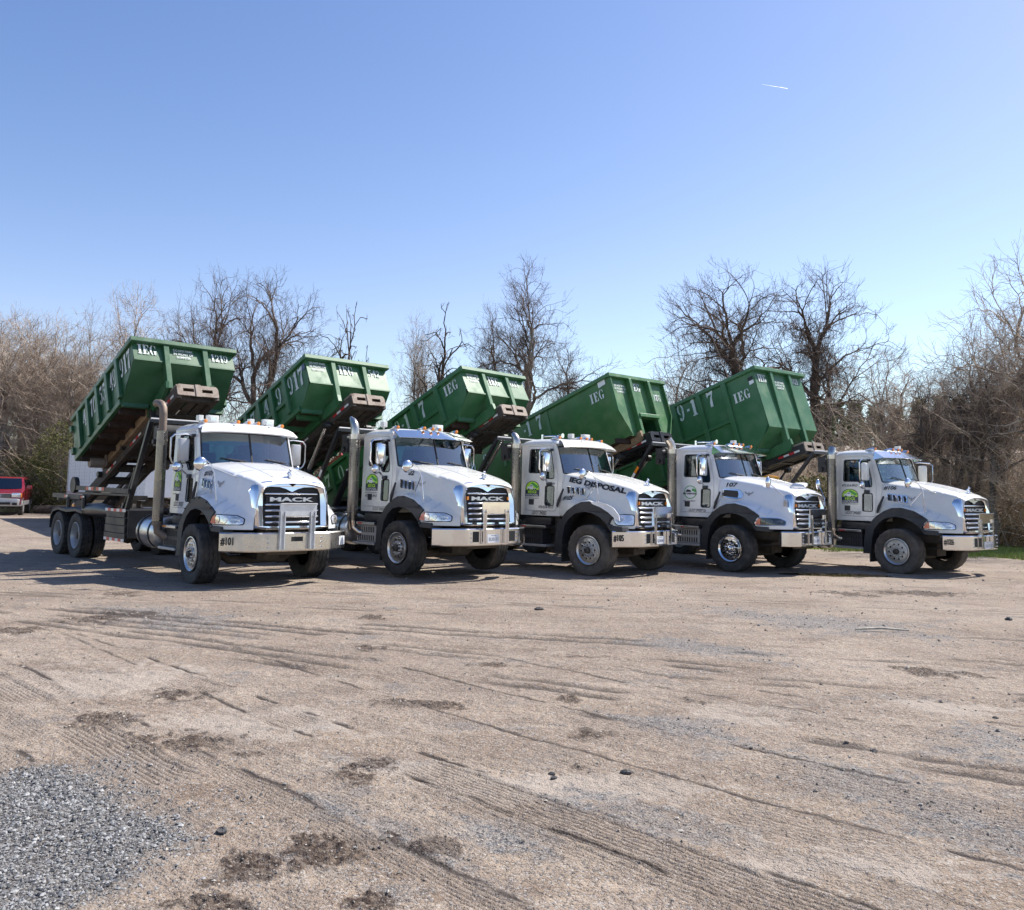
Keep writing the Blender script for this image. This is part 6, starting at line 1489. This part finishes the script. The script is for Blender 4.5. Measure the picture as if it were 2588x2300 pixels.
canes('thicket', 1500, xr(10, 44), lambda q, X: thk(X)+6+q.gamma(2.2, 3, len(X)), lambda q, X: 7.5+0*X, 'cane_grey', .020, 3)
canes('undergrowth', 5200, xr(-36, -12), lambda q, X: np.interp(X, [-36,-24,-16,-12], [49.5,49,48,47])+q.gamma(1.8, 1.6, len(X)), lambda q, X: 4.2+0*X, 'cane_tan', .011, 4, spread=.32)
canes('undergrowth', 2000, xr(-40, -8), lambda q, X: 52+q.gamma(2, 2, len(X)), lambda q, X: 8.0+0*X, 'cane_grey', .016, 5, spread=.3)
canes('undergrowth', 3000, xr(-14, 10), lambda q, X: 50+q.gamma(2, 3, len(X)), lambda q, X: 6.5+0*X, 'twig_brown', .022, 6)
# far wooded ridge that closes the view behind the twigs
def ridge():
    xs = np.linspace(-140, 190, 180); P = []
    for t, (y, hh) in enumerate(((66,0),(70,3.2),(78,5.8),(90,7.2),(120,7.5))):
        P.append([(x, y-.16*x+ (fbm(np.array([x*.1]), np.array([t*3.]), 3)[0]-.5)*5, hh*(np.interp(x, [-140,-40,-8,10,30,190], [.8,.7,.35,.5,.95,1.1]))*(.85+.35*fbm(np.array([x*.15]), np.array([t*9.]), 4)[0])-.1) for x in xs])
    mat('far_wood', (.44,.36,.30), 1., var=.45, scale=.8, bump=1., bscale=2., dirt=(.20,.17,.12), damt=.8, dscale=.35)
    b = MB(); b.grid(P); o = ob('wooded_hill', b.mesh('wooded_hill', 'far_wood', 80)); o['kind'] = 'structure'
ridge()
canes('far_woodland', 5200, xr(-60, 75), lambda q, X: 63-.16*X+q.gamma(2, 4, len(X)), lambda q, X: np.interp(X, [-60,-20,-6,10,24,75], [7,6.5,4.5,5,6.5,8]), 'cane_grey', .030, 7)
# ---- pines on the far ridge at the right
def pine_mesh(seed):
    q = np.random.RandomState(seed); H = 10; n = 1500
    z = q.uniform(.25, 1, n); rr = (1-z)*3.0*q.uniform(.3, 1, n)+.15; a = q.uniform(0, 2*PI, n)
    C = np.stack([rr*np.cos(a), rr*np.sin(a), z*H+q.normal(0, .2, n)+rr*.12], -1)
    D = np.stack([np.cos(a), np.sin(a), q.uniform(-.1, .8, n)], -1)+q.normal(0, .4, (n, 3)); D /= np.linalg.norm(D, axis=1, keepdims=True)
    E = np.cross(D, q.normal(0, 1, (n, 3))); E /= np.linalg.norm(E, axis=1, keepdims=True); s = q.uniform(.22, .55, n)[:, None]
    V = np.stack([C-E*s*.35, C+E*s*.35, C+D*s*1.4], 1).reshape(-1, 3)
    return npmesh('crown', V, np.arange(n*3).reshape(-1, 3), 'evergreen')
PM = [pine_mesh(1), pine_mesh(2)]; ptr = (lambda b: (b.tube([(0,0,0),(0,0,9.6)], [.16,.03], 7), b.mesh('trunk', 'bark_dark'))[1])(MB())
def pine(x, y, H, label, i=0, z=0, grp='pines on the far ridge'):
    T = thing('pine_tree', label, 'tree', (x, y, z), i*1.3, grp); T.scale = (H/10*.9, H/10*.9, H/10)
    ob('trunk', ptr, T); c = ob('crown', PM[i % 2], T); return T
for i, (u_, v_) in enumerate([(2085,1035),(2120,1030),(2165,1030),(2215,1040),(2270,1045),(2330,1025),(2385,1015),(2430,1020),(2480,1010),(2530,1000),(2580,1005),(2640,990),(2040,1050)]):
    Y_ = 74; pine(at(u_, Y_), Y_, top(v_, u_, Y_)+.3, 'green pine top on far ridge, '+['left end of the row','second from the left end of the row','third from the left end of the row','fourth from the left end of the row','fifth from the left end, over the fifth cab','sixth from the left, over the fifth windshield','seventh from the left, over the fifth hood','sixth from the right edge, over the fifth hood','fifth from the right edge of the picture','fourth from the right edge of the picture','third pine in from the right edge','at the right edge of the picture','just behind the corner of the tall dumpster'][i], i)
# olive evergreen bushes by the car
def bush(x, y, w_, h_, seed, label, mt='olive_leaf'):
    q = np.random.RandomState(seed); n = 5200
    d = q.normal(0, 1, (n, 3)); d /= np.linalg.norm(d, axis=1, keepdims=True); r = q.uniform(.35, 1, n)**.6*(.75+.5*fbm((d[:, 0]+3)*2, (d[:, 2]+d[:, 1]+5)*2, seed, 3))
    C = d*r[:, None]*np.array([w_, w_*.7, h_*.5])+np.array([0, 0, h_*.5]); C[:, 2] = np.abs(C[:, 2])
    D = q.normal(0, 1, (n, 3)); D /= np.linalg.norm(D, axis=1, keepdims=True); E = np.cross(D, q.normal(0, 1, (n, 3))); E /= np.linalg.norm(E, axis=1, keepdims=True); s = q.uniform(.04, .10, n)[:, None]
    V = np.stack([C-E*s*.5, C+E*s*.5, C+D*s*1.5], 1).reshape(-1, 3)
    T = thing('evergreen_bush', label, 'bush', (x, y, 0), 0)
    l_ = ob('foliage', npmesh('foliage', V, np.arange(n*3).reshape(-1, 3), mt), T)
    tr, eb, em, es, _, _ = crown_tree(seed, h_, .05, w_*.9, h_*.5, h_*.5, 40, fork=.1, nt=0); s2 = ob('stems', tm('stems', [(tr,6,4),(eb,5,4),(em,4,4),(es,3,4)], 'bark_pale'), T); return T
bush(at(160, 48), 48, 1.7, 5.2, 11, 'olive green bush between the red car and the white trailer')
bush(at(95, 49.5), 49.5, 1.6, 3.6, 12, 'lower olive bush behind the right side of the red car')
bush(at(-15, 50), 50, 2.2, 3.8, 13, 'olive bush behind the roof of the red car')
bush(at(2060, 33), 33, 1.4, 2.6, 14, 'dull yellow green bush low between the fourth and fifth trucks')
# ---- grass
mat('grass_blade', (.26,.34,.06), .7, var=.3, scale=3); mat('dry_blade', (.33,.26,.13), .8, var=.3, scale=3)
def blades(name, n, xa, xb, ya, yb, mt, seed, h=(.06,.16)):
    q = np.random.RandomState(seed); X = q.uniform(xa, xb, n); Y = q.uniform(ya, yb, n); k_ = q.uniform(0, 1, n) < grass_mask(X, Y); X, Y = X[k_], Y[k_]; n = len(X)
    H_ = q.uniform(*h, n); a = q.uniform(0, PI, n); w_ = q.uniform(.008, .016, n)
    dx, dy = np.cos(a)*w_, np.sin(a)*w_; tx, ty = q.normal(0, .05, n), q.normal(0, .05, n)
    V = np.stack([np.stack([X-dx, Y-dy, 0*X-.01], -1), np.stack([X+dx, Y+dy, 0*X-.01], -1), np.stack([X+tx, Y+ty, H_], -1)], 1).reshape(-1, 3)
    o = ob(name, npmesh(name, V, np.arange(n*3).reshape(-1, 3), mt)); o['kind'] = 'stuff'
blades('grass', 90000, 8, 28, 18, 33, 'grass_blade', 3)
blades('dry_grass', 30000, 8, 28, 18, 33, 'dry_blade', 4)
blades('dry_grass', 30000, -34, -8, 40, 50, 'dry_blade', 5, (.1,.3))

# ================================================================== BACKGROUND VEHICLES
# red sport utility car
def suv():
    x, y = at(27, 45.0), 45.0
    T = thing('sport_utility_car', 'dark red sport utility car with silver lower trim, parked at the left edge', 'car', (x, y, 0), rad(-67))
    prof = [(-2.55,.55),(-2.60,1.15),(-2.50,1.25),(-2.35,1.86),(-2.1,1.95),(.10,1.93),(.35,1.87),(1.05,1.27),(2.20,1.12),(2.42,1.02),(2.46,.62),(2.46,.55)]
    def body(b):
        P = []
        for s, ins in ((-1,0),(1,0)): pass
        yw = lambda z: .97-(0 if z < 1.25 else (z-1.25)*.28)
        outer = rpoly(prof, .08)
        cuts = []
        b.grid([[(px_, s*yw(pz_)*(.93 if abs(s) == 1 and False else 1), pz_) for px_, pz_ in outer] for s in (-1,-.93,-.5,0,.5,.93,1)], True)
        for s in (-1, 1):
            tri = tessellate_polygon([[Vector((p[0], p[1], 0)) for p in outer]])
            b.add([(p[0], s*yw(p[1])*1.0, p[1]) for p in outer], [tuple(t) for t in tri])
    B = part('body', 'red_car', T, body, bevel=0)
    part('windshield', 'car_glass', T, lambda b: b.grid([[(x_+.03-.05*u*u, u*yy, z_+.02) for u in np.linspace(-1, 1, 7)] for x_, z_, yy in ((1.02,1.29,.84),(.40,1.83,.72))]))
    part('windshield_frame', 'gasket', T, lambda b: b.grid([[(x_+.018-.05*u*u, u*yy, z_+.012) for u in np.linspace(-1, 1, 7)] for x_, z_, yy in ((1.05,1.26,.88),(.38,1.85,.76))]))
    for s in (-1, 1):
        for a, c in ((-.45,.62),(-1.35,-.55),(-2.25,-1.45)):
            part('side_window', 'car_glass', T, lambda b: b.prism(rpoly([(a,1.32),(c,1.32),(min(c,.28) if c > .5 else c,1.80),(a,1.80)], .04), 0, .012, lambda l, z, w_: (l, s*(.975-(z-1.25)*.28+w_), z)))
        part('door_seam', 'gasket', T, lambda b: (b.box(.66,.675,s*.972-.004,s*.972+.004,.62,1.25), b.box(-.50,-.485,s*.972-.004,s*.972+.004,.62,1.25)))
        part('lower_trim', 'silver_trim', T, lambda b: b.box(-2.4,2.3,min(s*.965,s*.99),max(s*.965,s*.99),.50,.72), bevel=.01)
        part('side_mirror', 'red_car', T, lambda b: (b.box(.70,.92,min(s*1.02,s*1.26),max(s*1.02,s*1.26),1.30,1.50), b.box(.75,.85,min(s*.9,s*1.05),max(s*.9,s*1.05),1.32,1.38)), bevel=.04)
        H = part('headlight', 'lens_clear', T, lambda b: b.box(2.30,2.475,min(s*.52,s*.93),max(s*.52,s*.93),.90,1.12), bevel=.03)
        part('turn_signal', 'amber', H, lambda b: b.box(2.28,2.46,min(s*.90,s*.975),max(s*.90,s*.975),.90,1.10), bevel=.02)
        part('fog_lamp', 'gasket', T, lambda b: b.box(2.50,2.56,min(s*.58,s*.80),max(s*.58,s*.80),.52,.64), bevel=.02)
        for xx in (1.55, -1.55):
            part('wheel_arch', 'gasket', T, lambda b: b.tube([(xx+.47*math.cos(t), s*.955, .38+.47*math.sin(t)) for t in np.linspace(0, PI, 12)], .04, 6))
            W_ = part('wheel', 'silver_trim', T, lambda b: b.lathe([(.0,s*1.0),(.22,s*1.0),(.24,s*.97)], (xx,0,.38), 'y', 20))
            part('tyre', 'rubber', W_, lambda b: b.lathe([(.24,s*.98),(.30,s*1.01),(.38,s*.98),(.38,s*.78),(.30,s*.74),(.2,s*.74)], (xx,0,.38), 'y', 28))
        part('roof_rail', 'gasket', T, lambda b: b.tube([(-1.9,s*.62,1.98),(-1.8,s*.62,2.03),(-.2,s*.62,2.02),(-.1,s*.62,1.96)], .02, 6))
    part('bumper', 'silver_trim', T, lambda b: b.prism([(2.40,-.97),(2.52,-.80),(2.58,0),(2.52,.80),(2.40,.97),(2.2,.97),(2.2,-.97)], .46, .84, lambda l, y_, w_: (l, y_, w_)), bevel=.04)
    part('bumper_slot', 'gasket', T, lambda b: b.box(2.54,2.60,-.50,.50,.54,.66), bevel=.01)
    gr = part('grille', 'gasket', T, lambda b: b.box(2.40,2.48,-.50,.50,.88,1.08), bevel=.01)
    for z_ in (.93, .98, 1.03): part('grille_bar', 'silver_trim', gr, lambda b: b.box(2.47,2.49,-.49,.49,z_-.008,z_+.008))
    part('grille_frame', 'chrome', gr, lambda b: b.tube([(2.485,-.50,.875),(2.485,.50,.875),(2.485,.50,1.085),(2.485,-.50,1.085),(2.485,-.50,.875)], .012, 5))
    part('badge', 'chrome', gr, lambda b: (b.tube([(2.505,.08*math.cos(t),.98+.055*math.sin(t)) for t in np.linspace(0, 2*PI, 15)], .008, 5), b.tube([(2.505,.035*math.cos(t),.98+.05*math.sin(t)) for t in np.linspace(0, 2*PI, 13)], .006, 5)))
suv()
mat('log_bark', (.07,.055,.045), .9, var=.3)
lg_ = part('log', 'log_bark', None, lambda b: b.tube([(0,0,0),(1.8,.1,.03),(4.4,.2,.0)], [.22,.24,.18], 10)); lg_.location = (at(88, 46), 46.5, .2); tag(lg_, 'dark log lying between the red car and the leftmost truck', 'log')

# white box trailer
def trailer():
    Y0 = 41.0; x0 = at(180, Y0)
    T = thing('box_trailer', 'long white riveted box trailer behind the leftmost truck', 'trailer', (x0, Y0, 0), rad(-55))
    L_, W_, z0, z1 = 15.2, 2.6, 1.15, 3.25
    part('body', 'trailer_white', T, lambda b: b.box(0, L_, 0, W_, z0+.12, z1))
    i = 0
    xx = .6
    while xx < L_:
        part('wall_seam', 'trailer_white', T, lambda b: b.box(-.02,.02,-.012,0,z0+.15,z1-.05), key='tseam').location = (xx, 0, 0); xx += 1.22
    part('bottom_rail', 'silver_trim', T, lambda b: b.box(0, L_, -.03, .04, z0, z0+.16))
    part('corner_post', 'silver_trim', T, lambda b: b.box(-.04, .12, -.03, .10, z0, z1), bevel=.01)
    part('top_rail', 'silver_trim', T, lambda b: b.box(0, L_, -.02, .04, z1-.10, z1+.02))
    def riv(b):
        for j in range(100): b.ball((.15+.15*j, -.034, z0+.10), .016, 5, 3)
        xx = .5
        while xx < L_:
            for j in range(18): b.ball((xx, -.004, z0+.25+.15*j), .014, 4, 3)
            xx += .61
    r = part('rivets', 'print_grey', T, riv); r['kind'] = 'stuff'
    part('underframe', 'dirty_steel', T, lambda b: (b.box(.3, L_-.3, .7, .85, .95, z0), b.box(.3, L_-.3, 1.75, 1.9, .95, z0), b.box(.2, .35, .2, 2.4, .45, .6)))
    for xx in (1.9, 3.2):
        for yy in (.02, 2.1):
            W2 = part('wheel', 'white_paint', T, lambda b: b.lathe([(.0,yy+.1),(.2,yy+.05),(.28,yy)], (xx,0,.52), 'y', 18))
            part('tyre', 'rubber', W2, lambda b: b.lathe([(.28,yy),(.42,yy-.02),(.52,yy+.04),(.52,yy+.44),(.42,yy+.48),(.2,yy+.48)], (xx,0,.52), 'y', 24))
    for yy in (.5, 2.1): part('landing_leg', 'dirty_steel', T, lambda b: b.beam((L_-3, yy, .1), (L_-3, yy, z0), .14, .14, (1,0,0)))
trailer()

# yellow machine behind the fourth truck
def yellow():
    Y0 = 33.0; x0 = at(1925, Y0)
    T = thing('yellow_chipper', 'yellow steel machine half hidden behind the fourth truck', 'machine', (x0, Y0, 0), rad(-15))
    part('hopper', 'yellow_paint', T, lambda b: b.prism([(-.75,1.75),(.62,1.75),(.62,2.45),(-.2,2.6),(-.75,2.2)], -.6, .6, lambda l, z, w_: (l, w_, z)), bevel=.02)
    part('hopper_side', 'yellow_paint', T, lambda b: b.prism([(.0,1.78),(.60,1.78),(.60,2.42),(.0,2.5)], .61, .66, lambda l, z, w_: (l, -w_, z)), bevel=.01)
    part('frame', 'dirty_steel', T, lambda b: (b.box(-1.6, 1.5, -.5, .5, 1.35, 1.74), b.beam((1.5,0,1.0),(2.9,0,.6),.12,.12)))
    part('engine_cover', 'black_steel', T, lambda b: b.box(-1.6,-.8,-.5,.5,.7,1.35), bevel=.03)
    for s in (-1, 1):
        W_ = part('wheel', 'silver_trim', T, lambda b: b.lathe([(.0,s*.8),(.2,s*.8),(.22,s*.76)], (0,0,.42), 'y', 18))
        part('tyre', 'rubber', W_, lambda b: b.lathe([(.22,s*.78),(.34,s*.80),(.42,s*.76),(.42,s*.56),(.2,s*.55)], (0,0,.42), 'y', 24))
    part('axle', 'dirty_steel', T, lambda b: (b.tube([(0,-.75,.42),(0,.75,.42)], .05, 8), b.box(-.3,.3,-.4,.4,.42,1.35)))
yellow()

# contrail high in the sky
def contrail():
    M = bpy.data.materials.new('contrail_ice'); M.use_nodes = True; t = M.node_tree; N = t.nodes; L = t.links; b = N['Principled BSDF']
    b.inputs['Base Color'].default_value = (.98,.98,.98,1); b.inputs['Roughness'].default_value = 1; b.inputs['Transmission Weight'].default_value = 0; b.inputs['Subsurface Weight'].default_value = 1; b.inputs['Subsurface Radius'].default_value = (30, 30, 30); b.inputs['Subsurface Scale'].default_value = 1
    tc = N.new('ShaderNodeTexCoord'); n = N.new('ShaderNodeTexNoise'); n.inputs['Scale'].default_value = .05; L.new(tc.outputs['Object'], n.inputs['Vector'])
    mr = N.new('ShaderNodeMapRange'); mr.inputs[1].default_value = .2; mr.inputs[2].default_value = .7; mr.inputs[3].default_value = .75; mr.inputs[4].default_value = 1.0; L.new(n.outputs['Fac'], mr.inputs[0]); L.new(mr.outputs[0], b.inputs['Alpha'])
    MATS['contrail_ice'] = M
    def pt(u_, v_, D_):
        a = u_-1294+44.0; b_ = -(v_-1150+117.6); A_ = a*math.cos(ROLL)+b_*math.sin(ROLL); B_ = -a*math.sin(ROLL)+b_*math.cos(ROLL)
        return Vector((0,0,CAM_H))+(rt*(A_/F_PX)+fw+up*(B_/F_PX)).normalized()*D_
    a_, c = pt(1925, 213, 3000), pt(1991, 224, 3000)
    o = part('contrail', 'contrail_ice', None, lambda b: b.tube([a_, a_.lerp(c, .35), a_.lerp(c, .8), c], [.10, .4, 1.0, .6], 8)); o['kind'] = 'structure'
contrail()
